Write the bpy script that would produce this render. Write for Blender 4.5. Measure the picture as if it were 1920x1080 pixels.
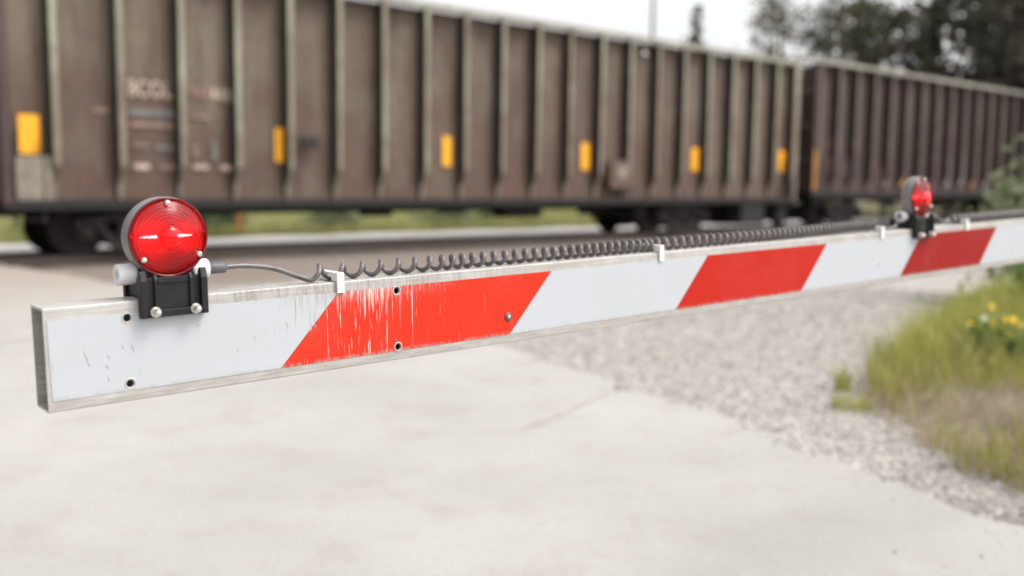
import bpy, bmesh, math, random
import numpy as np
from mathutils import Matrix, Vector

for o in list(bpy.data.objects):
    bpy.data.objects.remove(o)
scene = bpy.context.scene
COL = scene.collection
random.seed(7)
RNG = np.random.default_rng(11)

# ------------------------------------------------------------------ camera
PITCH, ROLL = .1074, -.0123
fwd = Vector((0, math.cos(PITCH), -math.sin(PITCH)))
down = Vector((0, -math.sin(PITCH), -math.cos(PITCH)))
right = Vector((1, 0, 0))
R = right * math.cos(ROLL) + down * math.sin(ROLL)
D = -right * math.sin(ROLL) + down * math.cos(ROLL)
cam_data = bpy.data.cameras.new('camera')
cam = bpy.data.objects.new('camera', cam_data)
COL.objects.link(cam)
cam.matrix_world = Matrix(((R.x, -D.x, -fwd.x, 0), (R.y, -D.y, -fwd.y, 0), (R.z, -D.z, -fwd.z, 1.22), (0, 0, 0, 1)))
cam_data.lens = 35
cam_data.sensor_width = 36
cam_data.clip_start = .05
cam_data.clip_end = 3000
cam_data.dof.use_dof = True
cam_data.dof.focus_distance = 1.42
cam_data.dof.aperture_fstop = 2.3
scene.camera = cam

# ------------------------------------------------------------------ sky, sun, exposure
SUN_AZ = math.radians(98)      # clockwise from +Y (straight ahead): light from the right
SUN_EL = math.radians(54)
world = bpy.data.worlds.new('World')
scene.world = world
world.use_nodes = True
wn = world.node_tree
wn.nodes.clear()
sky = wn.nodes.new('ShaderNodeTexSky')
sky.sky_type = 'NISHITA'
sky.sun_disc = False
sky.sun_elevation = SUN_EL
sky.sun_rotation = SUN_AZ
sky.air_density = 1.0
sky.dust_density = 4.0
sky.ozone_density = 1.0
hsv = wn.nodes.new('ShaderNodeHueSaturation')     # thin high overcast: the blue is washed out
hsv.inputs['Saturation'].default_value = .05
bg = wn.nodes.new('ShaderNodeBackground')
bg.inputs['Strength'].default_value = .15
wo = wn.nodes.new('ShaderNodeOutputWorld')
wn.links.new(sky.outputs[0], hsv.inputs['Color'])
wn.links.new(hsv.outputs[0], bg.inputs['Color'])
wn.links.new(bg.outputs[0], wo.inputs['Surface'])
sun_data = bpy.data.lights.new('sun', 'SUN')
sun_data.energy = 1.05
sun_data.angle = math.radians(22)
sun_data.color = (1, .94, .85)
sun = bpy.data.objects.new('sun', sun_data)
COL.objects.link(sun)
sd = Vector((math.sin(SUN_AZ) * math.cos(SUN_EL), math.cos(SUN_AZ) * math.cos(SUN_EL), math.sin(SUN_EL)))
sun.rotation_euler = sd.to_track_quat('Z', 'Y').to_euler()
sun.location = sd * 60
vs = scene.view_settings
vs.view_transform = 'Standard'
vs.look = 'None'
vs.gamma = 1
vs.use_curve_mapping = False
vs.exposure = .92

# ------------------------------------------------------------------ helpers
class MB:
    """collects shapes; build() links them as one mesh object"""
    def __init__(s):
        s.v = []; s.f = []; s.sm = []
    def add(s, vs, fs, smooth=False):
        b = len(s.v)
        s.v += [tuple(p) for p in vs]
        s.f += [tuple(i + b for i in f) for f in fs]
        s.sm += [smooth] * len(fs)
        return s
    def box(s, x0, x1, y0, y1, z0, z1, m=None):
        vs = [Vector((x, y, z)) for x in (x0, x1) for y in (y0, y1) for z in (z0, z1)]
        if m: vs = [m @ p for p in vs]
        return s.add(vs, [(0, 1, 3, 2), (4, 6, 7, 5), (0, 4, 5, 1), (2, 3, 7, 6), (0, 2, 6, 4), (1, 5, 7, 3)])
    def prism(s, pts, axis, a, b, m=None):
        """polygon (2-D points) extruded along axis from a to b"""
        def P(p, t):
            if axis == 'x': q = Vector((t, p[0], p[1]))
            elif axis == 'y': q = Vector((p[0], t, p[1]))
            else: q = Vector((p[0], p[1], t))
            return m @ q if m else q
        n = len(pts)
        vs = [P(p, a) for p in pts] + [P(p, b) for p in pts]
        fs = [tuple(range(n)), tuple(range(2 * n - 1, n - 1, -1))]
        fs += [(i, (i + 1) % n + 0, (i + 1) % n + n, i + n) for i in range(n)]
        return s.add(vs, fs)
    def lathe(s, prof, axis='y', c=(0, 0, 0), n=24, smooth=True, cap=True):
        """profile of (radius, position along axis)"""
        vs = []; fs = []
        for (r, t) in prof:
            for k in range(n):
                a = 2 * math.pi * k / n
                p, q = r * math.cos(a), r * math.sin(a)
                if axis == 'x': w = (c[0] + t, c[1] + p, c[2] + q)
                elif axis == 'y': w = (c[0] + p, c[1] + t, c[2] + q)
                else: w = (c[0] + p, c[1] + q, c[2] + t)
                vs.append(w)
        for i in range(len(prof) - 1):
            for k in range(n):
                a, b = i * n + k, i * n + (k + 1) % n
                fs.append((a, b, b + n, a + n))
        s.add(vs, fs, smooth)
        if not cap: return s
        if prof[0][0] > 1e-9: s.f.append(tuple(len(s.v) - len(vs) + k for k in range(n))); s.sm.append(False)
        if prof[-1][0] > 1e-9: s.f.append(tuple(len(s.v) - n + k for k in range(n))); s.sm.append(False)
        return s
    def tube(s, path, rad, n=8, smooth=True, cap=True):
        P = [Vector(p) for p in path]
        rr = rad if hasattr(rad, '__len__') else [rad] * len(P)
        vs = []; fs = []
        t0 = (P[1] - P[0]).normalized()
        u = t0.orthogonal().normalized()
        for i, p in enumerate(P):
            t = (P[min(i + 1, len(P) - 1)] - P[max(i - 1, 0)]).normalized()
            u = (u - t * u.dot(t)).normalized()
            w = t.cross(u)
            for k in range(n):
                a = 2 * math.pi * k / n
                vs.append(p + (u * math.cos(a) + w * math.sin(a)) * rr[i])
        for i in range(len(P) - 1):
            for k in range(n):
                a, b = i * n + k, i * n + (k + 1) % n
                fs.append((a, b, b + n, a + n))
        if cap:
            fs.append(tuple(range(n - 1, -1, -1))); fs.append(tuple(range(len(vs) - n, len(vs))))
        return s.add(vs, fs, smooth)
    def mesh(s, name):
        me = bpy.data.meshes.new(name)
        me.from_pydata(s.v, [], s.f)
        me.polygons.foreach_set('use_smooth', s.sm)
        bm = bmesh.new(); bm.from_mesh(me)
        bmesh.ops.recalc_face_normals(bm, faces=bm.faces)
        bm.to_mesh(me); bm.free()
        return me
    def build(s, name, mat, parent=None, bevel=0, seg=2):
        me = s.mesh(name)
        if bevel:
            bm = bmesh.new(); bm.from_mesh(me)
            es = [e for e in bm.edges if len(e.link_faces) == 2 and e.calc_face_angle(0) > .5]
            bmesh.ops.bevel(bm, geom=es, offset=bevel, segments=seg, profile=.6, affect='EDGES', clamp_overlap=True)
            bm.to_mesh(me); bm.free()
        return link(name, me, mat, parent)

def link(name, me, mat, parent=None):
    if mat is not None and len(me.materials) == 0: me.materials.append(mat)
    o = bpy.data.objects.new(name, me)
    COL.objects.link(o)
    if parent is not None: o.parent = parent
    return o

def empty(name, mw):
    o = bpy.data.objects.new(name, None)
    o.empty_display_size = .2
    COL.objects.link(o)
    o.matrix_world = mw
    return o

def tag(o, label=None, cat=None, group=None, kind=None):
    if label: o['label'] = label
    if cat: o['category'] = cat
    if group: o['group'] = group
    if kind: o['kind'] = kind
    return o

def nmesh(name, V, F, mat, parent=None, smooth=False):
    me = bpy.data.meshes.new(name)
    me.from_pydata(V.tolist() if hasattr(V, 'tolist') else V, [], F.tolist() if hasattr(F, 'tolist') else F)
    if smooth: me.polygons.foreach_set('use_smooth', [True] * len(me.polygons))
    return link(name, me, mat, parent)

# ---- materials
MATS = {}
class NT:
    def __init__(s, name):
        s.m = bpy.data.materials.new(name); s.m.use_nodes = True
        s.t = s.m.node_tree; s.t.nodes.clear()
        s.out = s.t.nodes.new('ShaderNodeOutputMaterial')
        s.b = s.t.nodes.new('ShaderNodeBsdfPrincipled')
        s.t.links.new(s.b.outputs[0], s.out.inputs['Surface'])
        MATS[name] = s.m
    def n(s, typ, **kw):
        nd = s.t.nodes.new(typ)
        for k, v in kw.items():
            if k in nd.inputs: nd.inputs[k].default_value = v
            else: setattr(nd, k, v)
        return nd
    def l(s, a, b): s.t.links.new(a, b)
    def pos(s, scale=(1, 1, 1), obj=False, rot=0):
        if obj: src = s.n('ShaderNodeTexCoord').outputs['Object']
        else: src = s.n('ShaderNodeNewGeometry').outputs['Position']
        mp = s.n('ShaderNodeMapping'); mp.inputs['Scale'].default_value = scale
        mp.inputs['Rotation'].default_value = (0, 0, rot)
        s.l(src, mp.inputs['Vector']); return mp.outputs[0]
    def noise(s, vec, scale, detail=3, rough=.55):
        nd = s.n('ShaderNodeTexNoise', Scale=scale, Detail=detail, Roughness=rough)
        s.l(vec, nd.inputs['Vector']); return nd.outputs['Fac']
    def ramp(s, fac, stops):
        r = s.n('ShaderNodeValToRGB'); e = r.color_ramp.elements
        while len(e) < len(stops): e.new(.5)
        for el, (p, c) in zip(e, stops):
            el.position = p
            el.color = (c, c, c, 1) if not hasattr(c, '__len__') else (*c, 1)
        s.l(fac, r.inputs[0]); return r.outputs[0]
    def mix(s, fac, a, b, mode='MIX'):
        m = s.n('ShaderNodeMix', data_type='RGBA', blend_type=mode)
        for idx, v in ((0, fac), (6, a), (7, b)):
            if hasattr(v, 'is_linked') or hasattr(v, 'links'): s.l(v, m.inputs[idx])
            elif hasattr(v, '__len__'): m.inputs[idx].default_value = (*v, 1)
            else: m.inputs[idx].default_value = v
        return m.outputs[2]
    def math(s, op, a, b=None, c=None):
        m = s.n('ShaderNodeMath', operation=op)
        for i, v in enumerate((a, b, c)):
            if v is None: continue
            if hasattr(v, 'links'): s.l(v, m.inputs[i])
            else: m.inputs[i].default_value = v
        return m.outputs[0]
    def bump(s, h, strength=.3, dist=.01):
        b = s.n('ShaderNodeBump', Strength=strength, Distance=dist)
        s.l(h, b.inputs['Height']); s.l(b.outputs[0], s.b.inputs['Normal'])
    def set(s, **kw):
        for k, v in kw.items():
            k = k.replace('_', ' ')
            if hasattr(v, 'links'): s.l(v, s.b.inputs[k])
            else: s.b.inputs[k].default_value = (*v, 1) if hasattr(v, '__len__') else v
        return s

def simple(name, c, rough=.6, metal=0, var=.25, sc=30, obj=True, bump=0):
    t = NT(name)
    p = t.pos(obj=obj)
    n = t.noise(p, sc, 4)
    a = tuple(x * (1 - var) for x in c); b = tuple(min(1, x * (1 + var)) for x in c)
    t.set(Base_Color=t.ramp(n, [(.3, a), (.7, b)]), Roughness=rough, Metallic=metal)
    if bump: t.bump(t.noise(p, sc * 6, 3), bump, .002)
    return t.m

def sep_x(t, obj=True):
    src = t.n('ShaderNodeTexCoord').outputs['Object'] if obj else t.n('ShaderNodeNewGeometry').outputs['Position']
    s = t.n('ShaderNodeSeparateXYZ'); t.l(src, s.inputs[0]); return s.outputs

# bare aluminium of the arm: dull, scuffed, drip-stained near the lamp
t = NT('aluminium')
p = t.pos(obj=True)
X = sep_x(t)
fine = t.noise(t.pos((210, 60, 22), obj=True), 1, 5, .7)
brush = t.noise(t.pos((8, 200, 400), obj=True), 1, 3, .6)
blot = t.noise(p, 22, 4, .6)
base = t.mix(t.ramp(blot, [(.3, 0), (.7, 1)]), (.40, .375, .35), (.54, .525, .505))
base = t.mix(t.math('MULTIPLY', t.ramp(brush, [(.45, 0), (.62, 1)]), .55), base, (.33, .31, .29))
win = t.math('MULTIPLY', t.ramp(X[0], [(.17, 0), (.24, 1)]), t.ramp(X[0], [(.50, 1), (.85, 0)]))
drip = t.math('MULTIPLY', t.math('MULTIPLY', t.ramp(fine, [(.45, 0), (.62, 1)]), win), t.ramp(t.math('MULTIPLY', X[2], 8), [(.5, 0), (.8, 1)]))
base = t.mix(t.math('MULTIPLY', drip, .75), base, (.27, .25, .23))
low = t.math('MULTIPLY', t.ramp(t.math('MULTIPLY', X[2], 8), [(.06, 1), (.16, 0)]), t.ramp(t.noise(t.pos((22, 60, 130), obj=True), 1, 6, .75), [(.40, 0), (.66, 1)]))
base = t.mix(t.math('MULTIPLY', low, .55), base, (.26, .225, .195))
t.set(Base_Color=base, Roughness=.5, Metallic=.25)
t.bump(blot, .15, .001)

# retroreflective sheeting, white and red, scratched by branches and vehicles
def sheeting(name, col, scratch_col, sc_amt, dirt_amt=.26):
    t = NT(name)
    X = sep_x(t)
    p = t.pos(obj=True)
    skew = t.n('ShaderNodeMapping'); skew.inputs['Scale'].default_value = (230, 1, 7)
    skew.inputs['Rotation'].default_value = (0, math.radians(3), 0)
    t.l(t.n('ShaderNodeTexCoord').outputs['Object'], skew.inputs['Vector'])
    s1 = t.noise(skew.outputs[0], 1, 4, .62)
    s2 = t.noise(t.pos((420, 1, 22), obj=True, rot=.0), 1, 2, .5)
    patch = t.noise(t.pos((14, 1, 9), obj=True), 1, 3, .5)
    win = t.math('MULTIPLY', t.ramp(X[0], [(.24, 0), (.40, 1)]), t.ramp(X[0], [(.46, 1), (.62, .0)]))
    # threshold falls (more scratches) inside the worn window and towards the top edge
    ztop = t.math('MULTIPLY', t.ramp(t.math('MULTIPLY', X[2], 8), [(.45, 0), (.88, 1)]), win)
    thr = t.math('SUBTRACT', .688, t.math('ADD', t.math('MULTIPLY', win, .10), t.math('MULTIPLY', ztop, .10)))
    thr = t.math('SUBTRACT', thr, t.math('MULTIPLY', t.math('SUBTRACT', patch, .5), .12))
    scr = t.ramp(t.math('MULTIPLY', t.math('SUBTRACT', s1, thr), 14), [(0, 0), (1, 1)])
    scr2 = t.ramp(t.math('MULTIPLY', t.math('SUBTRACT', s2, t.math('ADD', thr, .03)), 14), [(0, 0), (1, 1)])
    sm = t.math('MULTIPLY', t.math('MAXIMUM', scr, scr2), sc_amt)
    dirt = t.ramp(t.noise(p, 9, 6, .7), [(.45, 0), (.75, 1)])
    c = t.mix(t.math('MULTIPLY', dirt, dirt_amt), col, tuple(.55 * q_ + .45 * r_ for q_, r_ in zip((.34, .31, .28), col)))
    c = t.mix(sm, c, scratch_col)
    # grime creeping in from the top and bottom edges
    zz = t.math('MULTIPLY', X[2], 8)
    edge = t.math('MAXIMUM', t.ramp(zz, [(.10, 1), (.155, 0)]), t.math('MULTIPLY', t.ramp(zz, [(.74, 0), (.885, 1)]), t.math('MULTIPLY', win, 1)))
    gn = t.ramp(t.noise(t.pos((150, 1, 30), obj=True), 1, 4, .6), [(.40, 0), (.58, 1)])
    c = t.mix(t.math('MULTIPLY', t.math('MULTIPLY', edge, gn), .7), c, (.36, .33, .30))
    t.set(Base_Color=c, Roughness=t.ramp(dirt, [(0, .32), (1, .55)]), Specular_IOR_Level=.28 if dirt_amt > .1 else .16)
    return t.m
sheeting('white_sheeting', (.455, .475, .505), (.24, .225, .21), .75)
sheeting('red_sheeting', (.58, .032, .014), (.60, .50, .47), .95, .07)
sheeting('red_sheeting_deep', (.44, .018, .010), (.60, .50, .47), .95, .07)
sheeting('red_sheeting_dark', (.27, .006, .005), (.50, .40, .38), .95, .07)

t = NT('black_plastic')
p = t.pos(obj=True)
n = t.noise(p, 60, 4, .6)
t.set(Base_Color=t.ramp(n, [(.3, (.007, .007, .008)), (.75, (.018, .0175, .0175))]), Roughness=.48, Specular_IOR_Level=.32)
t.bump(t.noise(p, 900, 2), .12, .0006)
simple('scuff_grey', (.22, .20, .185), .7, 0, .3, 300)
simple('grey_housing', (.19, .183, .18), .45, 0, .15, 40, bump=.1)
simple('pale_plastic', (.66, .655, .67), .45, 0, .08, 50, bump=.05)
simple('clip_plastic', (.78, .77, .76), .4, 0, .07, 60)
simple('gland_rubber', (.10, .095, .10), .5, 0, .2, 60)
simple('zinc', (.72, .68, .60), .28, .9, .12, 120)
simple('nut_steel', (.74, .72, .68), .3, .95, .12, 120)
t = NT('cable_jacket')
p = t.pos(obj=True)
t.set(Base_Color=t.ramp(t.noise(p, 80, 3), [(.3, (.085, .072, .07)), (.7, (.15, .13, .128))]), Roughness=.38, Coat_Weight=.15)

# red lens: tinted clear plastic that lets straight-through light pass, with a glossy skin
def lens_mat(name, tint, body, mix_body, rough, refl):
    t = NT(name)
    t.t.nodes.remove(t.b)
    tr = t.n('ShaderNodeBsdfTransparent'); tr.inputs[0].default_value = (*tint, 1)
    tl = t.n('ShaderNodeBsdfTranslucent'); tl.inputs[0].default_value = (*body, 1)
    df = t.n('ShaderNodeBsdfDiffuse'); df.inputs[0].default_value = (*body, 1)
    gl = t.n('ShaderNodeBsdfGlossy'); gl.inputs[0].default_value = (1, 1, 1, 1); gl.inputs['Roughness'].default_value = rough
    fr = t.n('ShaderNodeFresnel', IOR=refl)
    m0 = t.n('ShaderNodeMixShader'); m0.inputs[0].default_value = .5
    m1 = t.n('ShaderNodeMixShader'); m1.inputs[0].default_value = mix_body
    m2 = t.n('ShaderNodeMixShader')
    t.l(df.outputs[0], m0.inputs[1]); t.l(tl.outputs[0], m0.inputs[2])
    t.l(tr.outputs[0], m1.inputs[1]); t.l(m0.outputs[0], m1.inputs[2])
    t.l(fr.outputs[0], m2.inputs[0]); t.l(m1.outputs[0], m2.inputs[1]); t.l(gl.outputs[0], m2.inputs[2])
    t.l(m2.outputs[0], t.out.inputs['Surface'])
lens_mat('red_lens', (.86, .08, .12), (.25, .002, .008), .10, .06, 1.42)
lens_mat('red_insert', (.90, .30, .32), (.42, .002, .012), .68, .16, 1.28)
lens_mat('red_rim', (.5, .01, .02), (.22, .004, .010), .85, .08, 1.45)
simple('reflector_white', (.12, .11, .11), .3, 0, .03, 40)
t = NT('led_lit')
t.set(Base_Color=(.9, .8, .7), Emission_Color=(1, .62, .42), Emission_Strength=130.0)
t = NT('led_dim')
t.set(Base_Color=(.9, .5, .4), Emission_Color=(1, .5, .4), Emission_Strength=48.0)

# wagon steel: olive paint under brown dirt and rust, streaked downwards
def wagon_mat(name, olive, brown, rust, bias, dark=1.0):
    t = NT(name)
    p = t.pos()
    big = t.noise(p, .9, 5, .6)
    mid = t.noise(p, 4.5, 4, .6)
    streak = t.noise(t.pos((5, 5, .55)), 1, 4, .6)
    Z = sep_x(t, False)[2]
    low = t.ramp(t.math('MULTIPLY', Z, .2), [(.18, 1), (.75, 0)])
    f = t.math('ADD', t.math('MULTIPLY', big, .55), t.math('MULTIPLY', streak, .45))
    f = t.math('ADD', f, t.math('MULTIPLY', low, bias))
    f = t.math('ADD', f, t.math('MULTIPLY', t.math('SUBTRACT', t.noise(p, .22, 2), .5), .5))
    c = t.mix(t.ramp(f, [(.42, 0), (.66, 1)]), olive, brown)
    c = t.mix(t.math('MULTIPLY', t.ramp(t.math('ADD', mid, t.math('MULTIPLY', low, .10)), [(.55, 0), (.72, 1)]), .65), c, rust)
    c = t.mix(t.math('MULTIPLY', t.ramp(t.noise(t.pos((9, 9, .9)), 1, 3), [(.52, 0), (.7, 1)]), .55), c, tuple(x * .45 for x in brown))
    c = t.mix(t.math('MULTIPLY', t.ramp(t.noise(p, 1.7, 4, .65), [(.55, 0), (.75, 1)]), .45), c, tuple(x * .6 for x in rust))
    t.set(Base_Color=c, Roughness=.75)
    t.bump(mid, .25, .02)
    return t.m
wagon_mat('wagon_sheet', (.158, .128, .096), (.102, .066, .050), (.125, .060, .042), .17)
wagon_mat('wagon_rib', (.31, .32, .235), (.20, .165, .125), (.16, .11, .09), .16)
wagon_mat('wagon_chord', (.31, .305, .25), (.22, .19, .16), (.17, .12, .10), .0)
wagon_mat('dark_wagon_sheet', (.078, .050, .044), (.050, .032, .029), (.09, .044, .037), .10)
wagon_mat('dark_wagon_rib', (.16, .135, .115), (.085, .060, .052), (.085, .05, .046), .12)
wagon_mat('olive_plate', (.36, .37, .27), (.24, .21, .17), (.15, .11, .09), .12)
simple('web_dark', (.032, .025, .022), .85, 0, .3, 3, obj=False)
simple('underframe', (.009, .008, .0075), .8, 0, .4, 5, obj=False)
simple('bogie_iron', (.016, .013, .011), .75, 0, .4, 6, obj=False)
simple('wheel_steel', (.018, .0145, .013), .65, .2, .35, 8, obj=False)
simple('reflector_yellow', (.95, .42, .012), .4, 0, .06, 8, obj=False)
simple('reflector_dull', (.50, .22, .02), .55, 0, .2, 8, obj=False)
simple('faded_lettering', (.44, .345, .28), .8, 0, .3, 6, obj=False)
simple('faded_stencil', (.235, .155, .125), .8, 0, .3, 6, obj=False)
simple('grey_patch', (.165, .155, .155), .8, 0, .25, 4, obj=False)
t = NT('rail_steel')
t.set(Base_Color=t.ramp(t.noise(t.pos(), 9, 3), [(.3, (.10, .078, .066)), (.7, (.17, .135, .115))]), Roughness=.55, Metallic=.2)
simple('rail_rust', (.115, .085, .07), .8, 0, .3, 12, obj=False)
simple('timber', (.25, .208, .175), .85, 0, .35, 9, obj=False, bump=.4)

# pale worn road: fine aggregate, stains, brown dirt carried in near the rails
t = NT('road_surface')
p = t.pos()
agg = t.noise(p, 190, 3, .7)
mid = t.noise(p, 16, 4, .65)
big = t.noise(p, .55, 4, .6)
c = t.mix(t.ramp(big, [(.35, 0), (.65, 1)]), (.332, .318, .298), (.408, .392, .370))
c = t.mix(t.math('MULTIPLY', t.ramp(mid, [(.5, 0), (.7, 1)]), .28), c, (.32, .30, .28))
c = t.mix(t.math('MULTIPLY', t.ramp(agg, [(.52, 0), (.70, 1)]), .45), c, (.27, .25, .235))
c = t.mix(t.math('MULTIPLY', t.ramp(agg, [(.28, 1), (.40, 0)]), .5), c, (.66, .65, .635))
grit = t.noise(p, 48, 4, .7)
c = t.mix(t.math('MULTIPLY', t.ramp(grit, [(.53, 0), (.66, 1)]), .42), c, (.25, .232, .215))
c = t.mix(t.math('MULTIPLY', t.ramp(grit, [(.30, 1), (.42, 0)]), .35), c, (.58, .57, .55))
stain = t.noise(p, 2.6, 5, .7)
c = t.mix(t.math('MULTIPLY', t.ramp(stain, [(.50, 0), (.68, 1)]), .38), c, (.27, .245, .22))
# distance to the track, in metres: tracked-in mud
g = t.n('ShaderNodeNewGeometry'); dot = t.n('ShaderNodeVectorMath', operation='DOT_PRODUCT')
dot.inputs[1].default_value = (-.663, .7486, 0); t.l(g.outputs['Position'], dot.inputs[0])
mud = t.math('ADD', t.math('MULTIPLY', t.math('SUBTRACT', dot.outputs['Value'], 7.0), .115), t.math('MULTIPLY', t.math('SUBTRACT', t.noise(t.pos((.5, 1.2, 1)), 1.2, 4), .5), .5))
c = t.mix(t.math('MULTIPLY', t.ramp(mud, [(.2, 0), (.8, 1)]), .75), c, (.315, .262, .222))
t.set(Base_Color=c, Roughness=.85)
t.bump(t.math('ADD', agg, t.math('MULTIPLY', mid, .6)), .35, .004)
simple('joint_tar', (.36, .33, .30), .8, 0, .35, 8, obj=False)

t = NT('gravel_ground')
p = t.pos()
vo = t.n('ShaderNodeTexVoronoi', Scale=38.0); t.l(p, vo.inputs['Vector'])
g1 = t.n('ShaderNodeSeparateColor'); t.l(vo.outputs['Color'], g1.inputs[0])
c = t.ramp(g1.outputs[0], [(0, (.26, .245, .235)), (.4, (.335, .312, .29)), (.8, (.43, .405, .38)), (1, (.58, .55, .525))])
bigd = t.noise(p, .8, 4)
c = t.mix(t.math('MULTIPLY', t.ramp(bigd, [(.45, 0), (.7, 1)]), .4), c, (.36, .30, .255))
g = t.n('ShaderNodeNewGeometry'); dot = t.n('ShaderNodeVectorMath', operation='DOT_PRODUCT')
dot.inputs[1].default_value = (-.663, .7486, 0); t.l(g.outputs['Position'], dot.inputs[0])
mud = t.math('MULTIPLY', t.math('SUBTRACT', dot.outputs['Value'], 10), .17)
c = t.mix(t.math('MULTIPLY', t.ramp(mud, [(.05, 0), (.5, 1)]), .85), c, (.19, .148, .12))
t.set(Base_Color=c, Roughness=.9)
t.bump(vo.outputs['Distance'], .9, .02)
t = NT('ballast_pale')
p = t.pos()
t.set(Base_Color=t.ramp(t.noise(p, 26, 4, .7), [(.3, (.46, .43, .41)), (.7, (.74, .71, .69))]), Roughness=.8)
t.bump(t.noise(p, 30, 3), .6, .02)
t = NT('stone_grey')
p = t.pos()
ws = t.n('ShaderNodeTexVoronoi', Scale=24.0); t.l(p, ws.inputs['Vector'])
g1 = t.n('ShaderNodeSeparateColor'); t.l(ws.outputs['Color'], g1.inputs[0])
c = t.ramp(g1.outputs[0], [(0, (.19, .178, .17)), (.35, (.32, .30, .284)), (.75, (.42, .40, .382)), (1, (.60, .58, .56))])
t.set(Base_Color=t.mix(t.math('MULTIPLY', t.noise(p, 60, 3), .35), c, (.36, .32, .29)), Roughness=.85)
t = NT('meadow')
p = t.pos()
c = t.ramp(t.noise(p, .35, 5, .65), [(.3, (.075, .085, .03)), (.5, (.14, .125, .055)), (.7, (.20, .165, .095))])
t.set(Base_Color=t.mix(t.math('MULTIPLY', t.noise(p, 9, 4), .5), c, (.06, .055, .03)), Roughness=.95)
t.bump(t.noise(p, 14, 4), .8, .06)
t = NT('bank_soil')
p = t.pos()
t.set(Base_Color=t.ramp(t.noise(p, 7, 5, .7), [(.3, (.16, .125, .09)), (.55, (.27, .22, .165)), (.75, (.38, .325, .26))]), Roughness=.95)
t.bump(t.noise(p, 40, 4), .9, .02)

def leaf_mat(name, a, b, c, sc=2.0, trans=.35):
    t = NT(name)
    p = t.pos()
    col = t.ramp(t.math('ADD', t.math('MULTIPLY', t.noise(p, sc, 3), .6), t.math('MULTIPLY', t.noise(p, sc * 9, 2), .4)), [(.32, a), (.5, b), (.68, c)])
    t.set(Base_Color=col, Roughness=.55)
    tl = t.n('ShaderNodeBsdfTranslucent'); t.l(col, tl.inputs[0])
    mx = t.n('ShaderNodeMixShader'); mx.inputs[0].default_value = trans
    t.l(t.b.outputs[0], mx.inputs[1]); t.l(tl.outputs[0], mx.inputs[2]); t.l(mx.outputs[0], t.out.inputs['Surface'])
    return t.m
leaf_mat('grass_green', (.16, .175, .03), (.375, .385, .085), (.61, .57, .20), 5, .28)
leaf_mat('grass_dry', (.36, .28, .18), (.48, .39, .27), (.58, .50, .36), 4)
leaf_mat('thatch_brown', (.22, .165, .11), (.32, .25, .17), (.44, .355, .24), 5, .2)
leaf_mat('weed_leaf', (.085, .15, .03), (.15, .235, .055), (.24, .33, .09), 4)
leaf_mat('far_grass', (.24, .27, .09), (.40, .40, .16), (.54, .49, .26), .6)
leaf_mat('bush_leaf', (.045, .075, .03), (.08, .125, .05), (.14, .19, .08), 1.2)
leaf_mat('pale_bush_leaf', (.14, .17, .09), (.22, .26, .14), (.32, .35, .21), 2)
leaf_mat('conifer_needles', (.065, .064, .048), (.105, .10, .076), (.17, .16, .12), .8, .5)
leaf_mat('birch_leaf', (.08, .085, .05), (.13, .13, .08), (.19, .18, .12), .8, .4)
simple('bark', (.085, .068, .055), .9, 0, .35, 8, obj=False)
simple('pale_bark', (.26, .23, .19), .9, 0, .3, 8, obj=False)
simple('pole_wood', (.12, .11, .10), .9, 0, .2, 3, obj=False)
simple('petal_yellow', (.90, .60, .02), .6, 0, .1, 50, obj=False)
simple('petal_white', (.80, .79, .72), .6, 0, .08, 50, obj=False)
simple('orange_paint', (.75, .22, .05), .6, 0, .1, 5, obj=False)
simple('rock_grey', (.16, .14, .14), .9, 0, .25, 5, obj=False)
simple('galvanised', (.52, .52, .51), .45, .5, .15, 10, obj=False)
simple('concrete', (.46, .44, .41), .9, 0, .15, 10, obj=False)

# ------------------------------------------------------------------ frames of reference
TAZ = .8459
td = Vector((math.sin(TAZ), math.cos(TAZ), 0))
tn = Vector((-math.cos(TAZ), math.sin(TAZ), 0))
O = Vector((-6.9958, 15.4027, 0))
def tmat(s=0, d=0, z=0):
    q = O + td * s + tn * d + Vector((0, 0, z))
    return Matrix(((td.x, tn.x, 0, q.x), (td.y, tn.y, 0, q.y), (td.z, tn.z, 1, q.z), (0, 0, 0, 1)))
def TW(s, d, z=0): return O + td * s + tn * d + Vector((0, 0, z))
def to_train(x, y):
    px, py = x - O.x, y - O.y
    return px * td.x + py * td.y, px * tn.x + py * tn.y
AAZ, AEL = .8745, .0254
ad = Vector((math.sin(AAZ) * math.cos(AEL), math.cos(AAZ) * math.cos(AEL), math.sin(AEL)))
an = Vector((-math.cos(AAZ), math.sin(AAZ), 0))
au = ad.cross(an)
A0 = Vector((-.5443, 1.1513, .9399))
def amat(u=0, y=0, v=0):
    q = A0 + ad * u + an * y + au * v
    return Matrix(((ad.x, an.x, au.x, q.x), (ad.y, an.y, au.y, q.y), (ad.z, an.z, au.z, q.z), (0, 0, 0, 1)))

def smooth(a, b, x):
    t = np.clip((x - a) / (b - a), 0, 1)
    return t * t * (3 - 2 * t)

# ------------------------------------------------------------------ the ground
g = MB(); S = 1500
g.add([(-S, -S, -.34), (S, -S, -.34), (S, S, -.34), (-S, S, -.34)], [(0, 1, 2, 3)])
tag(g.build('ground', MATS['meadow']), kind='structure')

ROAD_EDGE = -.75
def road_edge(d):
    d = np.asarray(d, float)
    base = np.interp(d, [-40, -16, -14.75, -13.63, -12.3, -11.5, -10.66, -9, -5, 0], [-1.3, -1.35, -1.22, -.98, -.50, -.34, -.25, -.3, -.5, -.75])
    return base + .045 * np.sin(d * 2.3 + .5) + .03 * np.sin(d * 5.7) + .015 * np.sin(d * 13) - .16 * np.exp(-((d + 12.22) / .12) ** 2)
def road_z(d): return -.125 * smooth(-9.5, -.6, np.asarray(d, float))
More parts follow.
